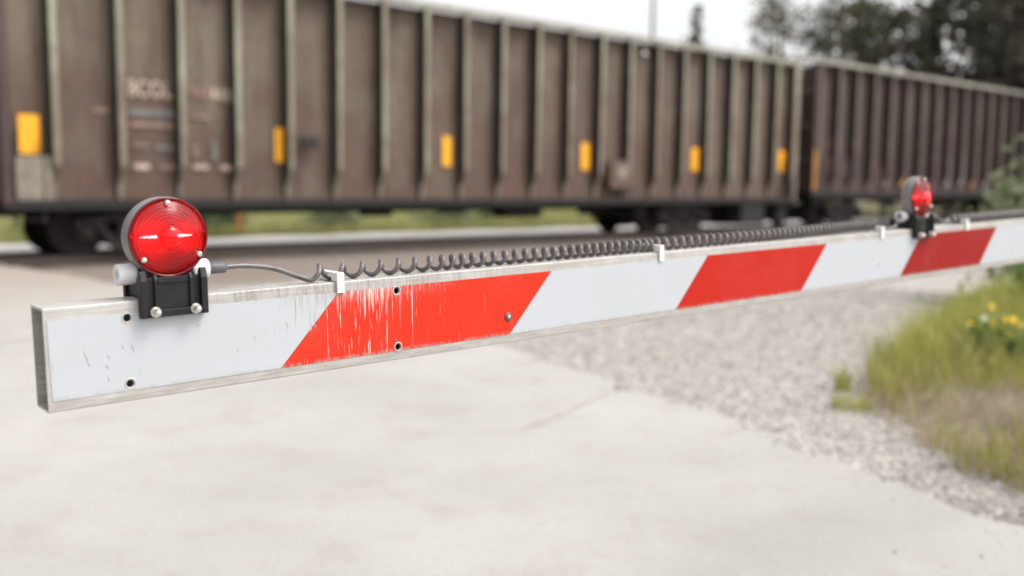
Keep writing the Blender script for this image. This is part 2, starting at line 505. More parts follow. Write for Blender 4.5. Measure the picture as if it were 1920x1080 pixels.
# road slab, ragged right edge; dips gently to the rails
dd = np.arange(-40, -.45, .06)
V = []; F = []
es = road_edge(dd)
for d_, e_ in zip(dd, es):
    rz = float(road_z(d_))
    a, b = TW(-13, d_, rz), TW(float(e_), d_, rz)
    c_ = TW(float(e_) + .05, d_, rz - .035); k_ = TW(float(e_) + .06, d_, rz - .25)
    V += [tuple(a), tuple(b), tuple(c_), tuple(k_)]
for i in range(len(dd) - 1):
    for k in range(3):
        F.append((i * 4 + k, i * 4 + k + 1, i * 4 + k + 5, i * 4 + k + 4))
road = nmesh('road', V, F, MATS['road_surface']); tag(road, kind='structure')
# far half of the road beyond the track
m = MB(); m.box(-13, -.9, 3.4, 60, -.4, -.14)
o = m.build('road', MATS['road_surface']); o.matrix_world = tmat(); tag(o, kind='structure')

# gravel verge and track bed as one shaped sheet
def bed_z(s, d):
    s = np.asarray(s, float); d = np.asarray(d, float)
    z = -.02 - .235 * smooth(-9.5, -.9, d)
    return z + .012 * np.sin(s * 2.1 + d) * np.cos(d * 1.7) - .02 * smooth(0, .25, ROAD_EDGE + .2 - s) * 0
ss = np.concatenate([np.arange(-1.5, 8, .2), np.arange(8, 90, 1.0)])
ds = np.concatenate([np.arange(-24, -16, .5), np.arange(-16, -3, .2), np.arange(-3, 3.6, .5)])
V = []; F = []
for s_ in ss:
    for d_ in ds:
        V.append(tuple(TW(float(s_), float(d_), float(bed_z(s_, d_)) - (.14 if s_ < -1.2 else 0))))
nd = len(ds)
for i in range(len(ss) - 1):
    for j in range(nd - 1):
        F.append((i * nd + j, i * nd + j + 1, (i + 1) * nd + j + 1, (i + 1) * nd + j))
tag(nmesh('gravel_verge', V, F, MATS['gravel_ground'], smooth=True), kind='structure')
# pale gravel service track in the open beyond the rails
V = []; F = []
bs = np.arange(-.8, 80, .4); bd = np.linspace(3.3, 7.0, 9)
for s_ in bs:
    for j, d_ in enumerate(bd):
        wob = .25 * math.sin(s_ * .7) * (1 if j == 8 else 0)
        V.append(tuple(TW(float(s_), float(d_) + wob, -.245 + (-.05 if j in (0, 8) else 0) + .012 * math.sin(s_ * 1.9 + j))))
for i in range(len(bs) - 1):
    for j in range(8): F.append((i * 9 + j, (i + 1) * 9 + j, (i + 1) * 9 + j + 1, i * 9 + j + 1))
tag(nmesh('service_track', V, F, MATS['ballast_pale'], smooth=True), kind='structure')
# track bed left of the road
m = MB(); m.box(-90, -13.02, -1.6, 4.6, -.4, -.25)
o = m.build('track_bed', MATS['gravel_ground']); o.matrix_world = tmat(); tag(o, kind='structure')

# loose stones on the verge: nobody could count them
ICO_V = []; ICO_F = []
bm = bmesh.new(); bmesh.ops.create_icosphere(bm, subdivisions=1, radius=1)
ICO_V = np.array([v.co[:] for v in bm.verts]); ICO_F = np.array([[v.index for v in f.verts] for f in bm.faces]); bm.free()
def stones(name, n, smin, smax, dmin, dmax, r0, r1, mat, label, keep=None):
    s_ = RNG.uniform(smin, smax, n * 3); d_ = RNG.uniform(dmin, dmax, n * 3)
    ok = keep(s_, d_)
    s_, d_ = s_[ok][:n], d_[ok][:n]; n = len(s_)
    z_ = np.maximum(bed_z(s_, d_), np.where(s_ < road_edge(d_), road_z(d_), -9))
    W = np.stack([O.x + td.x * s_ + tn.x * d_, O.y + td.y * s_ + tn.y * d_, z_], 1)
    r = RNG.uniform(0, 1, n) ** 2.2 * (r1 - r0) + r0
    sc = RNG.uniform(.6, 1.25, (n, 3)) * r[:, None]; sc[:, 2] *= .7
    an_ = RNG.uniform(0, 6.28, n); ca, sa = np.cos(an_), np.sin(an_)
    jit = RNG.uniform(.72, 1.2, (n, 12, 1))
    P = ICO_V[None] * jit * sc[:, None, :]
    X = P[..., 0] * ca[:, None] - P[..., 1] * sa[:, None]; Y = P[..., 0] * sa[:, None] + P[..., 1] * ca[:, None]
    P = np.stack([X, Y, P[..., 2]], 2) + W[:, None, :]; P[..., 2] += (r * .22)[:, None]
    Fc = (ICO_F[None] + (np.arange(n) * 12)[:, None, None]).reshape(-1, 3)
    o = nmesh(name, P.reshape(-1, 3), Fc, MATS[mat])
    return tag(o, label, 'gravel', kind='stuff')
def on_verge(s, d):
    e = road_edge(d)
    dens = RNG.uniform(0, 1, len(s))
    return (s > e - .16 * dens) & ((s > e + .04) | (dens < .45))
stones('gravel', 50000, -1.6, 6.5, -16, -8.5, .005, .017, 'stone_grey', 'pale grey crushed stone covering the verge beside the road', on_verge)
stones('gravel', 9000, -1.2, 14, -8.5, -4.5, .012, .035, 'stone_grey', 'coarser grey stone between the verge and the rails', on_verge)
def few(s, d): return (s < road_edge(d) - .05) & (RNG.uniform(0, 1, len(s)) < np.exp((s - road_edge(d)) * 3.0))
stones('gravel', 1100, -4.5, -.3, -16, -9, .003, .008, 'stone_grey', 'loose chippings scattered along the pale road edge', few)

# sealed joints and a crack across the road (thin raised tar lines)
def ribbon(name, pts, w, label):
    V = []; F = []
    P = [Vector(p) for p in pts]
    for i, p in enumerate(P):
        t_ = (P[min(i + 1, len(P) - 1)] - P[max(i - 1, 0)]).normalized()
        nrm = Vector((-t_.y, t_.x, 0)); ww = w * random.uniform(.6, 1.3)
        V += [tuple(p + nrm * ww + Vector((0, 0, .004))), tuple(p - nrm * ww + Vector((0, 0, .004)))]
    for i in range(len(P) - 1): F.append((i * 2, i * 2 + 1, i * 2 + 3, i * 2 + 2))
    o = nmesh(name, V, F, MATS['joint_tar'], road); return o
def jagged(a, b, n, amp, rng):
    out = []
    y = 0
    for i in range(n + 1):
        f = i / n; y = y * .8 + rng.uniform(-amp, amp)
        q = TW(a[0] + (b[0] - a[0]) * f, a[1] + (b[1] - a[1]) * f + y, 0); q.z = float(road_z(a[1] + (b[1] - a[1]) * f + y)); out.append(q)
    return out
rr = random.Random(4)
ribbon('road_joint', jagged((-13, -8.25), (-.85, -8.25), 60, .010, rr), .018, '')
ribbon('road_joint', jagged((-13, -9.6), (-4.6, -9.45), 40, .02, rr), .009, '')
ribbon('road_joint', jagged((-1.75, -12.62), (-.66, -12.22), 14, .012, rr), .012, '')
ribbon('road_joint', jagged((-13, -3.4), (-1, -3.4), 40, .01, rr), .02, '')

# ------------------------------------------------------------------ the track
track = empty('railway_track', tmat(0, 0, -.165)); tag(track, kind='structure')
RP = [(-.07, -.10), (.07, -.10), (.07, -.085), (.012, -.07), (.014, -.0), (.037, .010), (.037, .055), (.03, .065), (-.03, .065), (-.037, .055), (-.037, .010), (-.014, -.0), (-.012, -.07), (-.07, -.085)]
for d_ in (.83, 2.27):
    m = MB(); m.prism([(p[0] + d_, p[1]) for p in RP], 'x', -90, 110)
    rl = m.build('rail', MATS['rail_steel'], track)
sl = MB(); sl.box(-.11, .11, -.05, 3.15, -.26, -.083); slm = None
for i in range(70):
    s_ = .1 + i * .55
    if slm is None:
        ob = sl.build('sleeper', MATS['timber'], track); slm = ob.data
    else:
        ob = link('sleeper', slm, None, track)
    ob.location = (s_, random.uniform(-.03, .03), random.uniform(-.008, .004))
# timber crossing deck across the road
for (y0, y1) in ((-.45, -.03), (.0, .36), (.39, .74), (.93, 1.35), (1.38, 1.8), (1.83, 2.17), (2.37, 2.8), (2.83, 3.35)):
    for k in range(4):
        m = MB(); m.box(-13 + k * 3.05 + .01, -13 + (k + 1) * 3.05 - .01, y0, y1, -.1, .03 + random.uniform(-.006, .008))
        m.build('crossing_plank', MATS['timber'], track, bevel=.012, seg=1)

# ------------------------------------------------------------------ wagons
LP = dict(gravel=0)
def text_mesh(body, size, depth=.004):
    cu = bpy.data.curves.new('lettering', 'FONT'); cu.body = body; cu.size = size; cu.extrude = depth; cu.offset = .008
    ob = bpy.data.objects.new('tmp', cu); COL.objects.link(ob)
    dg = bpy.context.evaluated_depsgraph_get(); dg.update()
    me = bpy.data.meshes.new_from_object(ob.evaluated_get(dg))
    bpy.data.objects.remove(ob); return me

def make_wheel(parent, x, y):
    m = MB()
    sgn = 1 if y > 1.5 else -1
    prof = [(.05, -.09), (.11, -.09), (.12, -.05), (.30, -.025), (.36, -.055), (.40, -.06), (.425, -.055), (.42, .055), (.455, .065), (.455, .085), (.36, .085), (.32, .03), (.12, .06), (.11, .10), (.05, .10)]
    prof = [(r, -sgn * t_ * 1.0) for r, t_ in prof] if sgn > 0 else prof
    m.lathe(prof, 'y', (0, 0, 0), 36)
    o = m.build('wheel', MATS['wheel_steel'], parent); o.location = (x, y, .49)
    return o

def make_bogie(parent, x):
    m = MB()
    for y in (.40, 2.62):
        y0, y1 = y, y + .13
        # cast side frame: arched top chord, diagonal tension members, pedestals, spring nest
        m.prism([(-1.05, .52), (-1.05, .66), (-.70, .74), (-.35, .80), (.35, .80), (.70, .74), (1.05, .66), (1.05, .52), (.72, .56), (.40, .66), (-.40, .66), (-.72, .56)], 'y', y0, y1)
        m.prism([(-.76, .60), (-.66, .66), (-.30, .27), (.30, .27), (.66, .66), (.76, .60), (.40, .15), (-.40, .15)], 'y', y0 + .002, y1 - .002)
        for sx in (-.89, .89):
            m.box(sx - .13, sx + .13, y0 - .03, y1 + .01, .36, .60)
        for sx in (-.30, .30):
            m.box(sx - .06, sx + .06, y0 + .01, y1 - .01, .26, .70)
        for k in range(3):
            m.lathe([(.06, 0), (.07, .02), (.055, .08), (.07, .14), (.055, .20), (.07, .26), (.06, .28)], 'z', (-.14 + .14 * k, y + .065, .28), 10)
    m.box(-.20, .20, .42, 2.72, .56, .74)
    for sx in (-.36, .28): m.box(sx, sx + .08, .55, 2.6, .22, .50)
    m.box(-.95, .95, 1.2, 1.9, .30, .60)
    b = m.build('bogie', MATS['bogie_iron'], parent); b.location = (x, 0, -.165)
    for sx in (-.89, .89):
        a = MB(); a.lathe([(.07, .4), (.085, .5), (.085, 2.6), (.07, 2.75)], 'y', (sx, 0, .48), 12)
        a.build('axle', MATS['wheel_steel'], b)
        make_wheel(b, sx, .83); make_wheel(b, sx, 2.27)
        for y in (.395, 2.755):
            c = MB(); sg = -1 if y < 1 else 1
            c.lathe([(.10, 0), (.10, sg * .03), (.07, sg * .05), (.0001, sg * .05)], 'y', (sx, y - (.03 if sg < 0 else -.0), .48), 14)
            c.build('bearing_cap', MATS['bogie_iron'], b)
    return b

def rib_mesh(name, h, depth=.24, wb=.15, wf=.105, low=.55):
    """hat-section post: full depth, tapering in to the sill over its lowest part; front at y = 0"""
    lv = [(0, depth - .05), (low * .5, depth - .09), (low, .004), (h, 0)]
    V = []; F = []
    for z, y in lv:
        k = 1 - .25 * (y / depth)
        V += [(-wb / 2, depth - .001, z), (-wf / 2 * k, y, z), (wf / 2 * k, y, z), (wb / 2, depth - .001, z)]
    for i in range(len(lv) - 1):
        for k in range(3): F.append((i * 4 + k, i * 4 + k + 1, i * 4 + k + 5, i * 4 + k + 4))
    F += [(0, 3, 2, 1), (len(V) - 4, len(V) - 3, len(V) - 2, len(V) - 1)]
    m = MB(); m.add(V, F); me = m.mesh(name)
    # slot 0: painted front flange, slot 1: side webs in a much darker brown
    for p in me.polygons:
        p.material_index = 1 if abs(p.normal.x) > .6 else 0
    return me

def wagon(s0, s1, ribs, zb, zt, mats, label, bogies, width=3.1):
    w = empty('gondola_wagon', tmat(s0, 0, 0))
    tag(w, label, 'freight wagon', 'wagons of the passing train')
    L = s1 - s0; D0 = .24
    sheet, ribm, chord = (MATS[k] for k in mats)
    loc = [r - s0 for r in ribs]
    edges = [0.06] + loc + [L - .06]
    cache = {}
    for a, b in zip(edges[:-1], edges[1:]):
        if b - a < .12: continue
        key = round(b - a, 2)
        if key not in cache:
            # pressed sheet, very slightly bowed outwards by old loads
            n = 5; V = []; F = []
            for i in range(n + 1):
                for j in range(n + 1):
                    u, v = i / n, j / n
                    bow = .018 * math.sin(math.pi * u) * math.sin(math.pi * v) + random.uniform(-.004, .004)
                    V.append((u * (b - a - .004) + .002, D0 - bow, zb + v * (zt - zb - .1)))
            for i in range(n):
                for j in range(n):
                    q = i * (n + 1) + j; F.append((q, q + n + 1, q + n + 2, q + 1))
            nb = len(V); V += [(.002, D0 + .02, zb), (b - a - .002, D0 + .02, zb), (b - a - .002, D0 + .02, zt - .1), (.002, D0 + .02, zt - .1)]
            F.append((nb, nb + 3, nb + 2, nb + 1))
            mm = MB(); mm.add(V, F, True); cache[key] = mm.mesh('side_panel')
        o = link('side_panel', cache[key], sheet, w); o.location = (a, random.uniform(-.004, .004), 0)
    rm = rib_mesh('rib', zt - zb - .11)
    rm.materials.append(ribm); rm.materials.append(MATS['web_dark'])
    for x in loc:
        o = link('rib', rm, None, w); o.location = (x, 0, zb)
        o.rotation_euler = (random.uniform(-.004, .004), random.uniform(-.003, .003), 0)
    for x in (0.0, L - .14):
        m = MB(); m.box(x, x + .14, -.004, .16, zb - .06, zt - .125); m.build('corner_post', MATS['dark_wagon_sheet'] if x < 1 else ribm, w, bevel=.01, seg=1)
    m = MB(); m.prism([(-.02, zt - .12), (-.02, zt), (.20, zt), (.20, zt - .04), (.03, zt - .05), (.03, zt - .12)], 'x', -.02, L + .02)
    m.build('top_chord', chord, w, bevel=.008, seg=1)
    m = MB(); m.prism([(.02, zb - .15), (.02, zb), (.30, zb), (.30, zb - .03), (.06, zb - .03), (.06, zb - .15)], 'x', 0, L)
    m.build('side_sill', MATS['underframe'], w)
    m = MB(); m.box(.0, L, width - .19, width - .15, zb, zt); m.build('far_side_panel', sheet, w)
    for x in (.10, L - .14):
        m = MB(); m.box(x, x + .04, .17, width - .19, zb, zt - .2); m.build('end_panel', sheet, w)
        for z in (zb + .9, zb + 1.9, zb + 2.9):
            m = MB(); xx = x - .10 if x < 1 else x + .04; m.box(xx, xx + .10, .175, width - .195, z, z + .12); m.build('end_stiffener', ribm, w)
    m = MB(); m.box(.05, L - .05, .3, width - .2, zb - .05, zb - .005); m.build('floor_plate', MATS['underframe'], w)
    m = MB(); m.box(-.35, L + .35, 1.35, 1.75, zb - .30, zb - .055)
    cs = m.build('centre_sill', MATS['underframe'], w)
    for sx, x in ((-1, -.36), (1, L + .36)):
        m = MB(); m.box(min(x, x + sx * .28), max(x, x + sx * .28), 1.44, 1.66, zb - .27, zb - .05); m.box(min(x + sx * .2, x + sx * .42), max(x + sx * .2, x + sx * .42), 1.40, 1.56, zb - .30, zb - .02)
        m.build('coupler', MATS['bogie_iron'], w, bevel=.02, seg=1)
    x = .9
    while x < L - .5:
        m = MB(); m.box(x - .05, x + .05, .1, width - .2, zb - .17, zb - .055); m.build('cross_bearer', MATS['underframe'], w); x += 2.02
    for bx in bogies: make_bogie(w, bx - s0)
    # end ladders and grab irons
    for x in (.18, L - .62):
        if x < 0 or x > L: continue
        m = MB()
        for xs in (x, x + .42): m.box(xs, xs + .03, .07, .10, zb - .35, zb + 1.0)
        for k in range(4): m.tube([(x + .01, .085, zb - .30 + .33 * k), (x + .43, .085, zb - .30 + .33 * k)], .012, 6)
        m.build('ladder', MATS['bogie_iron'], w)
    return w, L

def plate(parent, name, x0, x1, z0, z1, y, mat, th=.006):
    m = MB(); m.box(x0, x1, y - th, y, z0, z1); return m.build(name, MATS[mat], parent)

# the near wagon
S0, S1 = -.80, 20.22
ribs1 = [i * 1.0065 for i in range(21)]
ribs1[-1] = 20.02
w1, L1 = wagon(S0, S1, ribs1, .835, 4.685, ('wagon_sheet', 'wagon_rib', 'wagon_chord'),
    'olive brown ribbed gondola wagon nearest the camera, with faded BCOL lettering', (1.4, 15.65))
YF = .205   # just proud of the bowed sheets
for (a, b, z0, z1) in ((-.50, -.20, 1.53, 2.13), (3.79, 3.99, 1.50, 2.11), (7.58, 7.80, 1.50, 2.11), (11.62, 11.88, 1.49, 2.11), (15.66, 15.95, 1.53, 2.12), (19.58, 19.88, 1.57, 2.17)):
    plate(w1, 'reflector_strip', a - S0, b - S0, z0, z1, YF + (.0 if a > 0 else -.02), 'reflector_yellow')
tag(plate(w1, 'gusset_plate', -.58 - S0, -.07 - S0, .80, 1.50, .095, 'olive_plate', .02), 'pale olive gusset plate at the wagon end below the big reflector')
for nm, body, x0, z0, size in (('lettering', 'BCOL', 1.16, 2.52, .36),):
    o = link(nm, text_mesh(body, size), MATS['faded_lettering'], w1)
    o.location = (x0 - S0, YF - .004, z0); o.rotation_euler = (math.pi / 2, 0, 0); o.scale = (.80, 1, 1)
# number and data stencils: too weathered to read, only the paint blocks remain
rr = random.Random(3)
for k in range(6):
    plate(w1, 'worn_stencil', 2.24 - S0 + k * .125, 2.24 - S0 + k * .125 + .085, 2.53 + rr.uniform(-.01, .02), 2.73, YF, 'faded_lettering' if k > 2 else 'faded_stencil', .004)
for (x0, x1, z0, z1, mt) in ((1.2, 1.95, 2.20, 2.31, 'grey_patch'), (1.2, 1.96, 2.02, 2.10, 'faded_stencil'), (1.22, 1.5, 1.70, 1.75, 'faded_stencil'), (1.62, 1.95, 1.66, 1.73, 'grey_patch'), (1.24, 1.50, 1.33, 1.42, 'faded_lettering'), (1.68, 1.96, 1.34, 1.41, 'faded_stencil'),
        (2.24, 2.55, 2.20, 2.27, 'faded_stencil'), (2.25, 2.34, 1.55, 1.75, 'faded_stencil'), (2.26, 2.52, 1.35, 1.43, 'faded_lettering'), (2.74, 2.98, 1.34, 1.42, 'faded_lettering'), (2.60, 2.68, 1.50, 1.85, 'grey_patch'), (.62, .86, 2.22, 2.30, 'faded_stencil')):
    plate(w1, 'worn_stencil', x0 - S0, x1 - S0, z0, z1, YF, mt, .004)
# patched access cover and end-step bracket under ribs 12-13
m = MB(); m.box(12.42 - S0, 13.36 - S0, .02, .13, 1.07, 1.72); m.build('access_cover', MATS['wagon_sheet'], w1, bevel=.015, seg=1)
plate(w1, 'paint_patch', 12.72 - S0, 12.98 - S0, 1.30, 1.58, .018, 'olive_plate', .004)
m = MB(); m.box(12.6 - S0, 13.4 - S0, .0, .018, 1.02, 1.065); m.build('step_bar', MATS['underframe'], w1)
m = MB(); m.box(4.22 - S0, 4.6 - S0, .04, .11, 1.78, 1.98); m.build('grab_box', MATS['bogie_iron'], w1, bevel=.02, seg=1)
m = MB(); m.lathe([(.05, -.02), (.05, .02)], 'y', (13.5 - S0, -.005, 4.30), 12); m.build('tag_disc', MATS['clip_plastic'], w1)
# underslung brake gear
def under(name, a, b, y0, y1, z0, z1):
    m = MB(); m.box(a - S0, b - S0, y0, y1, z0, z1); m.build(name, MATS['underframe'], w1, bevel=.03, seg=1)
under('brake_cylinder', 6.25, 6.85, .9, 1.3, .46, .70); under('brake_valve', 8.2, 8.75, .8, 1.2, .50, .70); under('air_reservoir', 9.55, 10.7, .5, .95, .40, .70)
under('brake_beam', 13.9, 14.3, .5, 2.6, .35, .62)
under('end_step', 17.7, 18.8, .05, .5, .10, .66); under('brake_rigging', 19.6, 20.1, .2, 2.4, .15, .66); under('brake_lever', 18.3, 19.0, 1.0, 2.5, .05, .60); under('draft_gear', 16.9, 20.1, 1.1, 2.0, .30, .60)

# the next wagon to the right
S2 = 21.08
ribs2 = [21.33 + i * 1.045 for i in range(19)]
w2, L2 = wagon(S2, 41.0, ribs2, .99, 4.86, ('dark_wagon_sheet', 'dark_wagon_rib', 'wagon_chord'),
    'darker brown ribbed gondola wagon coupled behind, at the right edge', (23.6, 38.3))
plate(w2, 'reflector_strip', .02, .13, 1.07, 2.21, -.005, 'reflector_dull')
for (a, b) in ((26.55, 26.95), (31.75, 32.15)): plate(w2, 'reflector_strip', a - S2, b - S2, 1.22, 1.80, YF, 'reflector_dull')
rr = random.Random(9)
for (x0, x1, z0, z1, mt) in ((22.2, 22.8, 2.3, 2.6, 'faded_stencil'), (22.2, 22.75, 1.5, 2.1, 'faded_stencil'), (23.2, 23.5, 1.45, 2.0, 'grey_patch'), (23.4, 23.85, 2.3, 2.6, 'faded_stencil'), (25.3, 25.8, 1.2, 1.8, 'faded_stencil'), (29.6, 30.2, 1.2, 2.3, 'grey_patch'), (30.7, 31.3, 1.25, 2.4, 'grey_patch'), (32.75, 33.3, 1.2, 2.3, 'grey_patch')):
    plate(w2, 'worn_stencil', x0 - S2, x1 - S2, z0, z1, YF, mt, .004)
# the wagon ahead, only its shadowed end reaches the left edge
S3 = -22.6
wagon(S3, -1.72, [S3 + .7 + i * 1.0 for i in range(20)], .86, 4.7, ('wagon_sheet', 'wagon_rib', 'wagon_chord'),
    'gondola wagon ahead of the lettered one, cut off by the left edge', (-20.3, -4.0))

# ------------------------------------------------------------------ the gate arm
H, TH, ALEN = .1247, .050, 6.3
arm = empty('crossing_gate_arm', amat())
tag(arm, 'aluminium crossing gate arm with slanted red and white stripes', 'barrier arm')
FT, FB = .1103, .0136
def boolean(ob, cutters):
    for c in cutters:
        md = ob.modifiers.new('cut', 'BOOLEAN'); md.operation = 'DIFFERENCE'; md.object = c; md.solver = 'EXACT'
    dg = bpy.context.evaluated_depsgraph_get(); dg.update()
    me = bpy.data.meshes.new_from_object(ob.evaluated_get(dg))
    ob.modifiers.clear(); ob.data = me
HOLES = [(.0963, .1043), (.0958, .0223), (.4893, .1039), (.4899, .0197)]
cut = []
for (u, v) in HOLES:
    m = MB(); m.lathe([(.0048, -.01), (.0048, .01)], 'y', (u, 0, v), 20)
    c = m.build('cutter', None); c.matrix_world = amat(); cut.append(c)
# hollow tube, open at the tip, small corner radii
def rrect(x0, x1, z0, z1, r, n=4):
    out = []
    for (cx, cz, a0) in ((x1 - r, z1 - r, 0), (x0 + r, z1 - r, 90), (x0 + r, z0 + r, 180), (x1 - r, z0 + r, 270)):
        for k in range(n + 1):
            a = math.radians(a0 + 90 * k / n); out.append((cx + r * math.cos(a), cz + r * math.sin(a)))
    return out
outer = rrect(0, TH, 0, H, .0018, 3); inner = rrect(.0032, TH - .0032, .0032, H - .0032, .001, 3)
N = len(outer); V = []; F = []
for loop, x in ((outer, 0), (outer, ALEN), (inner, ALEN), (inner, 0)):
    V += [(x, p[0], p[1]) for p in loop]
for a in range(4):
    b = (a + 1) % 4
    for k in range(N):
        F.append((a * N + k, a * N + (k + 1) % N, b * N + (k + 1) % N, b * N + k))
m = MB(); m.add(V, F)
tube = m.build('tube', MATS['aluminium'], arm)
boolean(tube, cut)
# sheeting: one thin panel per stripe
SLOPE = .9532; S_0 = .2993; PER = .4064
def film(u0b, u0t, u1b, u1t, mat, cutters=()):
    m = MB(); m.prism([(u0b, FB), (u1b, FB), (u1t, FT), (u0t, FT)], 'y', -.0007, -.0001)
    o = m.build(mat.split('_')[0] + '_stripe', MATS[mat], arm)
    if cutters: boolean(o, cutters)
dt = (FT - FB) * SLOPE
film(.005, .0035, S_0 - .0002, S_0 + dt - .0002, 'white_sheeting', cut[:2])
k = 0; u = S_0
while u < ALEN - .6:
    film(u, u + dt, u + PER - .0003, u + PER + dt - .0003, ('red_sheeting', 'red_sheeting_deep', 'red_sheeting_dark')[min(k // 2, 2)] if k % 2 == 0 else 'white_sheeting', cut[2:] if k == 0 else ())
    u += PER; k += 1
for c in cut: bpy.data.objects.remove(c)
# dull washers pressed round the holes and one plugged rivet
for (u, v) in HOLES:
    m = MB(); m.lathe([(.0052, -.0008), (.0052, -.0013), (.0068, -.0012), (.0074, -.0008)], 'y', (u, 0, v), 24, cap=False)
    m.build('hole_collar', MATS['aluminium'], arm)
m = MB(); m.lathe([(.0075, -.0008), (.0068, -.0022), (.0042, -.0036), (.0001, -.0040)], 'y', (.7025, 0, .0426), 20)
m.build('rivet', MATS['gland_rubber'], arm)
m = MB(); m.lathe([(.003, -.0036), (.0024, -.0046), (.0001, -.0048)], 'y', (.7025, 0, .0426), 14); m.build('rivet_pin', MATS['zinc'], arm)
m = MB(); m.lathe([(.004, -.0008), (.0034, -.002), (.0001, -.0025)], 'y', (1.832, 0, .052), 14); m.build('rivet', MATS['zinc'], arm)

# scuffs left on the white sheeting near the tip
for (u, v, l_, a) in ((.045, .062, .017, -72), (.0475, .053, .007, -60), (.071, .0595, .0075, -52), (.069, .047, .0075, -55), (.070, .031, .009, -80), (.089, .069, .007, -86), (.101, .066, .011, -74), (.186, .085, .005, -60), (.262, .060, .008, -70), (.31, .072, .012, -80), (.355, .066, .010, -76), (.238, .045, .006, -84)):
    ca, sa = math.cos(math.radians(a)) * l_ / 2, math.sin(math.radians(a)) * l_ / 2
    px_, pz_ = -sa / l_ * .0011, ca / l_ * .0011
    m = MB(); m.prism([(u - ca, v - sa), (u + px_, v + pz_), (u + ca, v + sa), (u - px_ * .6, v - pz_ * .6)], 'y', -.00095, -.00072)
    m.build('scuff', MATS['scuff_grey'], arm)

